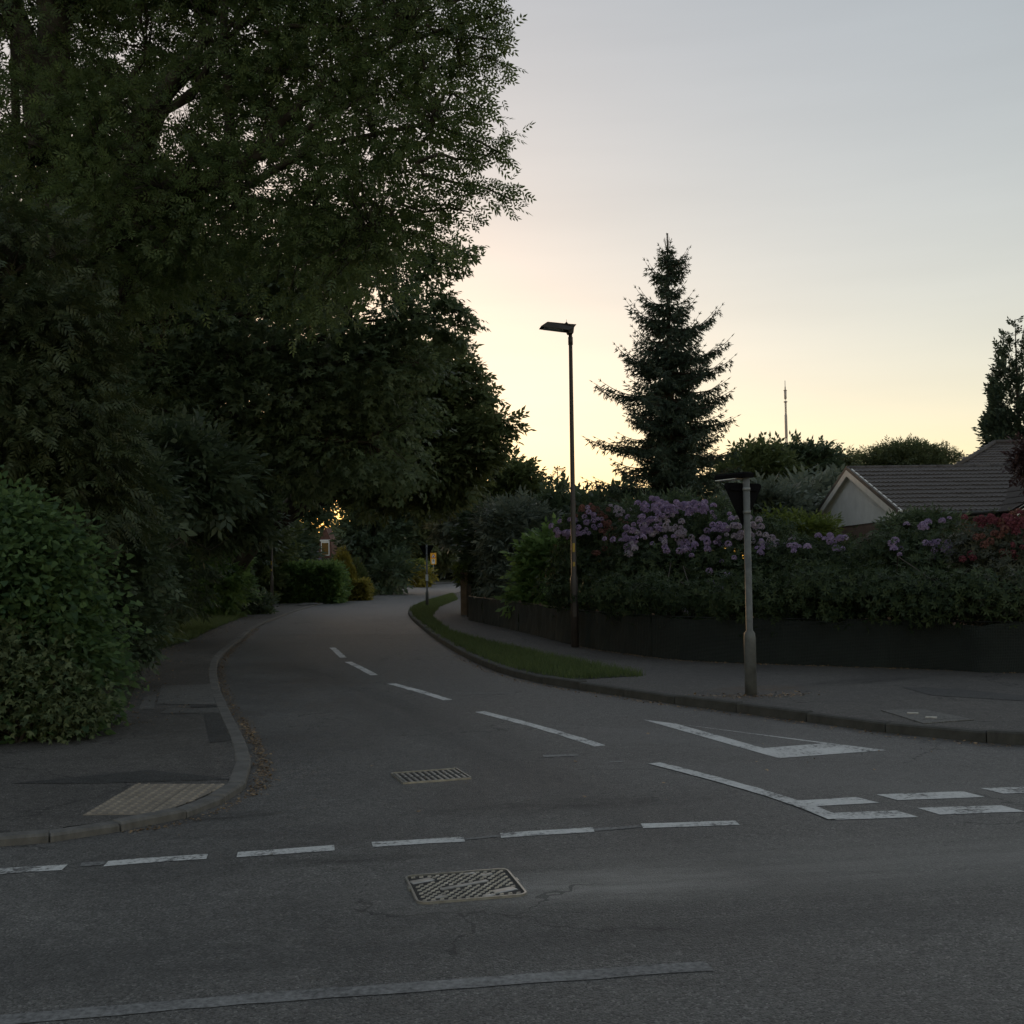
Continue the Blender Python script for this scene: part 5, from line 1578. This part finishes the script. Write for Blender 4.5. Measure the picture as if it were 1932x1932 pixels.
# ---- the spruce ---------------------------------------------------------------------------
def spruce():
    Y = 28.0
    top = P(1259, 440, Y)
    base = np.array([top[0], Y, Z_R])
    h = top[2] - Z_R
    root = empty('spruce_tree', base, 'tall pointed spruce with upturned branch tips behind the flowering hedge', 'tree')
    zof = lambda y: float(P(1259, y, Y)[2])
    prof_y = np.array([440, 470, 500, 540, 580, 620, 660, 700, 740, 790, 840, 900, 960, 1040])
    prof_w = np.array([4, 12, 24, 34, 50, 66, 90, 96, 110, 104, 118, 126, 130, 140]) * Y / F
    pz = np.array([zof(y) for y in prof_y])
    wat = lambda z: float(np.interp(z, pz[::-1], prof_w[::-1]))
    pos, dirs, sc_ = [], [], []
    wood = [tube_np(np.array([base + (0, 0, -.1), base + (.02, 0, h * .4), base + (-.02, 0, h * .75), base + (0, 0, h)]), [.2, .13, .06, .012], 8)]
    def branch(z, az, ln, up_end=.18, droop=.22):
        n = 12
        t = np.linspace(0, 1, n)
        zz_ = z + ln * (-droop * np.sin(t * np.pi * .8) + up_end * t ** 3 + .06 * t)
        d = np.array([math.cos(az), math.sin(az)])
        sw = RNG.normal() * .06
        pth = np.stack([base[0] + d[0] * ln * t - d[1] * sw * ln * t ** 2, base[1] + d[1] * ln * t + d[0] * sw * ln * t ** 2, zz_], 1)
        wood.append(tube_np(pth, np.linspace(.012 + .014 * ln, .004, n), 4))
        tan = unit(np.gradient(pth, axis=0))
        nb = max(5, int(ln / .095))
        for k in range(nb):
            s = .12 + .88 * k / nb
            p = np.array([np.interp(s, t, pth[:, i]) for i in range(3)])
            tg = unit(np.array([np.interp(s, t, tan[:, i]) for i in range(3)]))
            side = unit(np.cross(tg, (0, 0, 1)))
            bl = (.10 + .40 * (1 - s) * min(1, ln)) * (.7 + .6 * RNG.random())
            for q in (-1, 1):
                dd = unit(tg * .75 + side * q * .8 + np.array([0, 0, -.35 - .3 * RNG.random()]))
                m_ = max(1, int(bl / .09))
                for j in range(m_):
                    pos.append(p + dd * bl * j / m_)
                    dirs.append(dd + RNG.normal(size=3) * .35 + np.array([0, 0, -.25]))
                    sc_.append(.17 + .05 * RNG.random())
            for q in range(2):                          # hanging branchlets
                hp = p + np.array([0, 0, -.10 * q]) + RNG.normal(size=3) * .03
                pos.append(hp); dirs.append(np.array([0, 0, -1.]) + tg * .5 + RNG.normal(size=3) * .3); sc_.append(.17)
        pos.append(pth[-1]); dirs.append(tan[-1]); sc_.append(.15)
    z = .7
    while z < h - .35:
        w = wat(z + Z_R)
        nb = int(5 + 3 * RNG.random()) if z < h * .8 else 4
        a0 = RNG.random() * 6.28
        for k in range(nb):
            big = RNG.random()
            ln = w * (.6 + .42 * big)
            upper = max(0., (z / h - .55) / .45)
            branch(z + Z_R + RNG.normal() * .06, a0 + k * 6.283 / nb + RNG.normal() * .2, max(.12, ln), .05 + .55 * upper, .20 * (1 - upper))
        z += .155 + .06 * RNG.random()
    # the long branches that stand out against the sky
    for (tx, ty) in ((1105, 828), (1122, 718), (1158, 658), (1104, 903), (1180, 572), (1200, 548), (1385, 672), (1381, 736), (1384, 790), (1398, 846), (1358, 582), (1376, 640), (1303, 488), (1216, 497), (1355, 905), (1130, 935), (1300, 470), (1395, 880)):
        tp = P(tx, ty, Y)
        dx = tp[0] - base[0]
        az = (0 if dx > 0 else math.pi) + RNG.normal() * .12
        ln = abs(dx) / max(.9, abs(math.cos(az)))
        for rr_ in range(2):
            up = .08 + .5 * max(0., ((tp[2]) / h - .55) / .45)
            branch(tp[2] - ln * (up + .06 - .10 * .59), az + rr_ * .12, ln * (1 - .12 * rr_), up, .10)
    # leader and its ring of upright shoots
    for k in range(30):
        t = k / 30
        p = base + (0, 0, h - .75 + .75 * t)
        for q in range(4):
            a = RNG.random() * 6.28
            pos.append(p); dirs.append(np.array([math.cos(a) * .7, math.sin(a) * .7, .7])); sc_.append(.055)
    for a in np.arange(5) * 1.257:
        p0 = base + (0, 0, h - .55)
        for k in range(12):
            t = k / 12
            pos.append(p0 + np.array([math.cos(a) * .11 * t, math.sin(a) * .11 * t, .40 * t]))
            dirs.append(np.array([RNG.normal() * .5, RNG.normal() * .5, .8])); sc_.append(.055)
        wood.append(tube_np(np.array([p0, p0 + (math.cos(a) * .11, math.sin(a) * .11, .42)]), [.008, .004], 4))
    pos, dirs = np.array(pos), np.array(dirs)
    V, Q, vv = scatter('shoot', pos, dirs, np.array(sc_), .7)
    tag(put('crown', mesh_np('crown', V, Q, None, vv), L['spruce'], root), kind='stuff')
    V, Q = join_np(wood)
    put('trunk', mesh_np('trunk', V, Q, None, None, True), M['bark_red'], root)
spruce()

# ---- trees behind the right-hand garden ------------------------------------------------------
RB = 'trees behind the bungalow'
bgtree('dark broadleaf tree right of the spruce', [lobe_px(1430, 890, 42, 36, 40), lobe_px(1400, 920, 44, 46, 40), lobe_px(1455, 920, 40, 46, 40), lobe_px(1460, 880, 22, 24, 40.3), lobe_px(1420, 862, 16, 14, 40)], (8.8, 40, Z_R), 'oak', 260, 22, .5, .34, 'twig', None, .2, .4, group=RB)
bgtree('knobbly dark evergreen below the distant mast', [lobe_px(1505, 885, 30, 28, 41), lobe_px(1535, 880, 26, 32, 41), lobe_px(1485, 905, 34, 40, 41), lobe_px(1530, 920, 36, 36, 41), lobe_px(1551, 855, 12, 14, 41), lobe_px(1500, 858, 14, 14, 41)], (11, 41, Z_R), 'darkshrub', 300, 22, .42, .3, 'dense', None, .2, .4, group=RB)
bgtree('small open tree touching the gable peak', [lobe_px(1581, 890, 15, 20, 42), lobe_px(1572, 912, 20, 22, 42), lobe_px(1590, 870, 8, 10, 42)], (12.4, 42, Z_R), 'fartree', 70, 18, .36, .26, 'twig', None, .1, .4, group=RB)
flat_l = [lobe_px(1700, 866, 60, 14, 46), lobe_px(1650, 872, 40, 12, 46), lobe_px(1750, 868, 40, 10, 46), lobe_px(1690, 852, 34, 8, 46), lobe_px(1735, 855, 30, 7, 46), lobe_px(1790, 876, 24, 9, 46), lobe_px(1660, 858, 24, 6, 46), lobe_px(1700, 885, 80, 14, 46), lobe_px(1625, 878, 16, 8, 46)]
flat_b = [bough(b, 46, .12) for b in (((1650, 866), (1668, 852), (1680, 843)), ((1700, 855), (1722, 848), (1738, 840)), ((1750, 862), (1772, 852), (1790, 850)), ((1780, 872), (1795, 868), (1808, 870)), ((1640, 870), (1625, 862), (1615, 862)), ((1680, 858), (1690, 846), (1694, 840)))]
tree('spreading_tree', 'flat-topped spreading tree showing above the long tiled ridge', flat_l, (16.4, 46, Z_R), 'narrow', 210, 18, .42, .30, 'fartree', .16, None, None, None, .3, .0, RB, .012, 2, extra=(np.concatenate([b[0] for b in flat_b]), np.concatenate([b[1] for b in flat_b])))
cone_tree('conifer', 'tall dark columnar conifer behind the upper roof', 1915, 606, 1000, 60, 37, 'spruce', 8000, .48, 'dense', Z_R, up=.8, power=.36, fat=.1)
bgtree('rough bush between the mast trees and the gable', [lobe_px(1500, 965, 50, 34, 31), lobe_px(1560, 945, 40, 30, 34), lobe_px(1450, 970, 44, 34, 30), lobe_px(1400, 965, 40, 30, 31)], (8.0, 31.5, Z_R), 'greyshrub', 260, 20, .42, .3, 'twig', None, .1, .45, 'tall_shrub', RB)
tree('copper_leaved_tree', 'copper-leaved tree in front of the upper tiled roof', [lobe_px(1940, 862, 18, 20, 20.5), lobe_px(1980, 880, 36, 46, 20.5), lobe_px(1928, 890, 10, 10, 20.4)], (10.3, 20.6, Z_R), 'twig', 110, 14, .2, .17, 'copper', .07, None, None, None, .35, .2, None, .008, 1)

# ---- flowering rhododendron hedge ----------------------------------------------------------------
RHG = 'rhododendron bushes behind the netting fence'
def truss(n=14, seed=0):
    """a domed truss of open funnel flowers"""
    r = np.random.default_rng(seed)
    V, Q, vv = [], [], []
    for i in range(n):
        a = i * 2.4
        e = 1.25 - 1.15 * math.sqrt(i / n)
        d = np.array([math.cos(a) * math.cos(e), math.sin(a) * math.cos(e), math.sin(e)])
        x = unit(np.cross(d, (.3, .2, 1))); y = np.cross(x, d)
        c = d * .05
        val = r.random()
        for k in range(5):
            b = k * 1.257 + r.normal() * .1
            u_ = x * math.cos(b) + y * math.sin(b)
            v_ = -x * math.sin(b) + y * math.cos(b)
            kk = len(V)
            V += [c, c + d * .018 + u_ * .016 + v_ * .014, c + d * .026 + u_ * .036, c + d * .018 + u_ * .016 - v_ * .014]
            Q.append((kk, kk + 1, kk + 2, kk + 3)); vv += [val] * 4
    return mesh_np('flower_truss', np.array(V), Q, None, np.clip(np.array(vv) + r.normal(size=len(vv)) * .08, 0, 1))
TRUSS = {}
for c in ('lilac', 'pale', 'pink', 'salmon'):
    TRUSS[c] = []
    for s in range(3):
        me = truss(14, s)
        me.materials.append(L[c])
        TRUSS[c].append(me)

def hit_lobes(lobes, x, y):
    """first point of a sight line on the outside of a bush"""
    o, d = np.array([0, 0, H]), ray(x, y)
    best = None
    for c, r in lobes:
        oc, dd = (o - c) / r, d / r
        A, B, Cc = dd @ dd, oc @ dd, oc @ oc - 1
        disc = B * B - A * Cc
        if disc > 0:
            t = (-B - math.sqrt(disc)) / A
            if t > 0 and (best is None or t < best[0]):
                p = o + d * t
                best = (t, p, unit((p - c) / r ** 2))
    return best

def rhodo(label, lobes, base, flowers, mat='rhodo', n=350, size=.084):
    xs = [float(l[0][0]) for l in lobes]
    skirt = []
    for x in np.arange(min(xs) - .4, max(xs) + .41, .42):
        yf = float(np.interp(x, FP[:, 0], FP[:, 1]))
        skirt.append(near_lobe((x, yf + .34 + .12 * RNG.random(), .93 + .14 * RNG.random()), (.42, .42, .26 + .08 * RNG.random())))
    root, cen = shrub('rhododendron', label, list(lobes) + skirt, base, 'whorl', n, 20, .3, size, mat, RHG, 'shrub', .72, .0, Z_R + .08, 6, .9, .2)
    off = Vector(base)
    for (x, y, sx, sy, cnt, col) in flowers:
        for k in range(int(cnt * (1.7 if y < 1045 else .7))):
            h = hit_lobes(lobes, x + RNG.normal() * sx * .6, y + RNG.normal() * sy * .6)
            if h is None: continue
            p, nn = h[1] + h[2] * (.12 + .12 * RNG.random()), unit(h[2] + np.array([0, -.2, .5]) + RNG.normal(size=3) * .25)
            if p[2] < .7: continue
            o = bpy.data.objects.new('flower_truss', TRUSS[col][RNG.integers(0, 3)])
            COL.objects.link(o)
            o.parent = root
            q = Vector(nn).to_track_quat('Z', 'Y')
            s = .5 + .42 * RNG.random()
            o.matrix_local = Matrix.LocRotScale(Vector(p) - off, q, Vector((s, s, s)))
    return root
rhodo('rhododendron with lilac and fading pink trusses beside the street lamp', [lobe_px(1110, 1040, 60, 75, 22.3), lobe_px(1100, 1110, 66, 66, 21.9), lobe_px(1150, 1020, 55, 62, 22.3), lobe_px(1145, 1110, 55, 70, 21.5), lobe_px(1125, 985, 46, 28, 23.1)],
      (1.8, 23.3, Z_R), ((1085, 1010, 22, 10, 14, 'lilac'), (1120, 990, 24, 10, 10, 'lilac'), (1150, 1000, 22, 22, 14, 'salmon'), (1140, 1040, 20, 16, 7, 'salmon'), (1105, 975, 25, 6, 8, 'salmon'), (1160, 975, 16, 6, 6, 'pale')))
rhodo('largest rhododendron, crowned with a dense band of lilac trusses', [lobe_px(1250, 1035, 85, 75, 20.7), lobe_px(1200, 1060, 60, 70, 20.7), lobe_px(1310, 1040, 66, 74, 20.5), lobe_px(1240, 1110, 90, 80, 19.9), lobe_px(1330, 1110, 60, 76, 19.5)],
      (3.2, 21.6, Z_R), ((1250, 973, 34, 8, 34, 'lilac'), (1310, 972, 26, 8, 24, 'lilac'), (1215, 1000, 24, 14, 18, 'lilac'), (1190, 1030, 20, 12, 12, 'lilac'), (1260, 1010, 50, 20, 22, 'pale'), (1290, 1040, 50, 16, 12, 'lilac'), (1200, 1050, 22, 12, 6, 'pale'), (1340, 1030, 20, 20, 8, 'lilac'), (1270, 1130, 40, 18, 5, 'pale'), (1330, 1095, 20, 16, 5, 'lilac')))
rhodo('rhododendron behind the sign post with scattered lilac trusses', [lobe_px(1400, 1040, 70, 66, 19.7), lobe_px(1450, 1050, 60, 66, 19.5), lobe_px(1400, 1110, 76, 80, 18.9), lobe_px(1470, 1110, 60, 74, 18.5), lobe_px(1360, 1000, 40, 34, 20.5)],
      (4.6, 20.5, Z_R), ((1405, 1010, 30, 14, 14, 'pale'), (1425, 1045, 34, 16, 12, 'lilac'), (1370, 1000, 26, 12, 8, 'lilac'), (1460, 1030, 30, 12, 10, 'pale'), (1365, 1110, 20, 30, 7, 'lilac'), (1340, 1160, 10, 8, 1, 'pale'), (1400, 1090, 30, 12, 4, 'pale')))
rhodo('rhododendron with violet trusses below the white gable', [lobe_px(1560, 1078, 76, 50, 18.5), lobe_px(1620, 1080, 62, 52, 18.3), lobe_px(1560, 1120, 80, 70, 17.9), lobe_px(1510, 1080, 50, 60, 18.5)],
      (5.9, 19.4, Z_R), ((1590, 1017, 24, 8, 24, 'lilac'), (1640, 1015, 24, 10, 18, 'lilac'), (1570, 1035, 34, 10, 8, 'lilac'), (1500, 1055, 24, 14, 8, 'lilac'), (1650, 990, 12, 6, 5, 'lilac'), (1600, 1100, 40, 20, 5, 'pale'), (1560, 1140, 30, 20, 3, 'lilac')))
rhodo('rhododendron with pale mauve trusses along its crest below the long roof', [lobe_px(1710, 1062, 70, 60, 17.7), lobe_px(1780, 1066, 60, 62, 17.5), lobe_px(1720, 1120, 86, 72, 17.0), lobe_px(1660, 1080, 50, 60, 17.5)],
      (6.9, 18.5, Z_R), ((1700, 990, 40, 8, 18, 'pale'), (1760, 1000, 40, 12, 16, 'lilac'), (1690, 1045, 40, 14, 10, 'lilac'), (1780, 1040, 26, 12, 8, 'lilac'), (1730, 1110, 34, 14, 5, 'lilac'), (1800, 985, 16, 8, 6, 'pale')))
rhodo('bronze-leaved rhododendron with crimson pink trusses at the end of the hedge', [lobe_px(1870, 1050, 70, 66, 16.7), lobe_px(1940, 1055, 66, 74, 16.5), lobe_px(1880, 1125, 80, 72, 16.1), lobe_px(1830, 1080, 46, 56, 16.7), lobe_px(1990, 1090, 60, 90, 16.5)],
      (8.0, 17.6, Z_R), ((1870, 998, 30, 8, 14, 'pink'), (1915, 1005, 20, 12, 16, 'pink'), (1900, 1050, 24, 10, 10, 'pink'), (1840, 1060, 20, 10, 5, 'pink'), (1880, 1020, 30, 14, 8, 'salmon'), (1930, 990, 10, 10, 6, 'salmon'), (1850, 1110, 30, 20, 3, 'salmon')), 'rhodo_red')
shrub('shrub', 'bright lime shrub peeping over the hedge by the gable', [lobe_px(1500, 1012, 60, 16, 22.5), lobe_px(1460, 1016, 36, 16, 22.5), lobe_px(1545, 1016, 26, 10, 22.5)], (5.8, 22.6, Z_R), 'narrow', 150, 18, .26, .2, 'lime', None, zmin=.9)
shrub('shrub', 'fresh green shrub rising over the hedge below the roof', [lobe_px(1755, 998, 40, 14, 19.8), lobe_px(1700, 1006, 36, 14, 19.8)], (7.4, 19.8, Z_R), 'narrow', 110, 18, .22, .15, 'darkshrub', None, zmin=.9)
shrub('shrub', 'pale leafy shrub topping the hedge left of the sign', [lobe_px(1300, 985, 60, 30, 23.6), lobe_px(1370, 985, 40, 26, 23.4), lobe_px(1220, 985, 50, 24, 24.0)], (3.8, 23.8, Z_R), 'narrow', 150, 18, .26, .2, 'darkshrub', None, zmin=.9)
# creeper on the gate post
cp = Vector(gp); cp.z = 1.45
shrub('creeper', 'tuft of pale creeper on top of the timber gate post', [near_lobe((gp[0] - .05, gp[1], 1.40), (.20, .2, .17))], (gp[0], gp[1], 1.3), 'twig', 26, 14, .1, .12, 'lime', None, 'creeper', zmin=1.1)

# ================================================================== GRASS AND LITTER
def poly_sample(poly, n):
    poly = np.asarray(poly, float)
    lo, hi = poly.min(0), poly.max(0)
    out = []
    while sum(map(len, out)) < n:
        p = lo + (hi - lo) * RNG.random((n * 4, 2))
        x, y = p[:, 0], p[:, 1]
        ins = np.zeros(len(p), bool)
        j = len(poly) - 1
        for i in range(len(poly)):
            xi, yi, xj, yj = *poly[i], *poly[j]
            c = ((yi > y) != (yj > y)) & (x < (xj - xi) * (y - yi) / (yj - yi + 1e-12) + xi)
            ins ^= c
            j = i
        out.append(p[ins])
    return np.concatenate(out)[:n]

def grass(name, label, poly, z, n, hgt, mat='grass'):
    p = poly_sample(poly, n)
    # tufts
    nt = max(4, n // 30)
    tf = p[:nt]
    q = tf[RNG.integers(0, nt, n)] + RNG.normal(size=(n, 2)) * .05
    p = np.where(RNG.random((n, 1)) < .55, q, p)
    a = RNG.random(n) * 6.283
    l = hgt * (.5 + RNG.random(n))
    b = np.stack([p[:, 0], p[:, 1], np.full(n, z)], 1)
    wv = np.stack([np.cos(a), np.sin(a), np.zeros(n)], 1) * (.004 + .004 * RNG.random(n))[:, None]
    ln_ = np.stack([np.sin(a * 3.1) * .5, np.cos(a * 2.3) * .5, np.ones(n)], 1) * l[:, None]
    V = np.stack([b - wv, b + wv, b + ln_], 1).reshape(-1, 3)
    v = np.repeat(RNG.random(n), 3)
    o = put(name, mesh_np(name, V, None, np.arange(3 * n).reshape(-1, 3), v), L[mat])
    return tag(o, label, 'grass', None, 'stuff')
near_v = [p for p in verge_poly if p[1] < 62]
grass('grass', 'short grass of the right verge along the kerb', near_v, Z_R, 60000, .085)
lv = [G(x, y, Z_L)[:2] for x, y in ((272, 1238), (281, 1230), (352, 1210), (391, 1192), (469, 1160), (500, 1153), (440, 1150), (350, 1170), (290, 1190))]
grass('grass', 'narrow grass strip between the shrubs and the left footway', lv, Z_L + .01, 26000, .11)
dl = [(-10.8, 47), (-10.9, 56), (-16, 60), (-16, 47)]
grass('grass', 'lawn edge in front of the square clipped hedge', [(-10.5, 43.5), (-10.7, 49.6), (-15, 49.6), (-15, 44)], Z_L + .01, 9000, .12)
# pale driveway threshold by the lawn
sheet('driveway', [G(x, y, Z_L)[:2] for x, y in ((562, 1143), (600, 1141), (598, 1138), (572, 1138))], Z_L + .03, M['patch_light'])

def litter(name, label, pts, n, spread, z, smin=.012, smax=.035):
    ln = smooth_line(pts, .05)
    i = RNG.integers(0, len(ln), n)
    p = np.zeros((n, 3))
    p[:, :2] = ln[i] + RNG.normal(size=(n, 2)) * spread
    p[:, 2] = z + .003 + RNG.random(n) * .006
    a = RNG.random(n) * 6.283
    d = np.stack([np.cos(a), np.sin(a), RNG.normal(size=n) * .2], 1)
    V, Q, v = scatter('heart', p, d, smin + (smax - smin) * RNG.random(n) ** 2, .35)
    o = put(name, mesh_np(name, V, Q, None, v), M['litter'])
    return tag(o, label, 'leaf litter', None, 'stuff')
gut = [p for p in offset(KL, -.07) if 6.6 < p[1] < 30 and p[0] < -1]
litter('leaf_litter', 'drift of dry brown leaf litter in the left gutter', gut[::3], 3400, .035, .001, .008, .026)
gut2 = [p for p in offset(KL, -.11) if 7.6 < p[1] < 12 and p[0] < -1]
litter('leaf_litter', 'thicker leaf litter spilling from the gutter at the corner', gut2[::2], 900, .035, .001, .008, .026)
gut3 = [p for p in offset(KR, .10) if 8.5 < p[1] < 20 and p[0] < 6]
litter('leaf_litter', 'thin leaf litter along the right kerb', gut3[::3], 1100, .06, .001)
sb = G(1417, 1311, Z_R)
litter('leaf_litter', 'ring of dry litter round the foot of the sign post', [sb[:2] + np.array(q) for q in ((-.5, -.05), (-.1, -.12), (.2, -.1), (.6, .1))], 380, .11, Z_R)
litter('leaf_litter', 'dry litter along the foot of the netting fence', [p[:2] + np.array([0, -.06]) for p in FB[2:8]], 1300, .06, Z_R)
litter('leaf_litter', 'few dead leaves scattered over the junction', [(-3, 7.6), (-1, 7.4), (1, 8.6), (3, 9.4), (1, 11)], 70, .8, .001)
litter('leaf_litter', 'fallen leaves on the left footway by the shrubs', [G(x, y, Z_L)[:2] for x, y in ((250, 1370), (262, 1300), (300, 1235), (400, 1195), (470, 1165))], 1600, .22, Z_L)
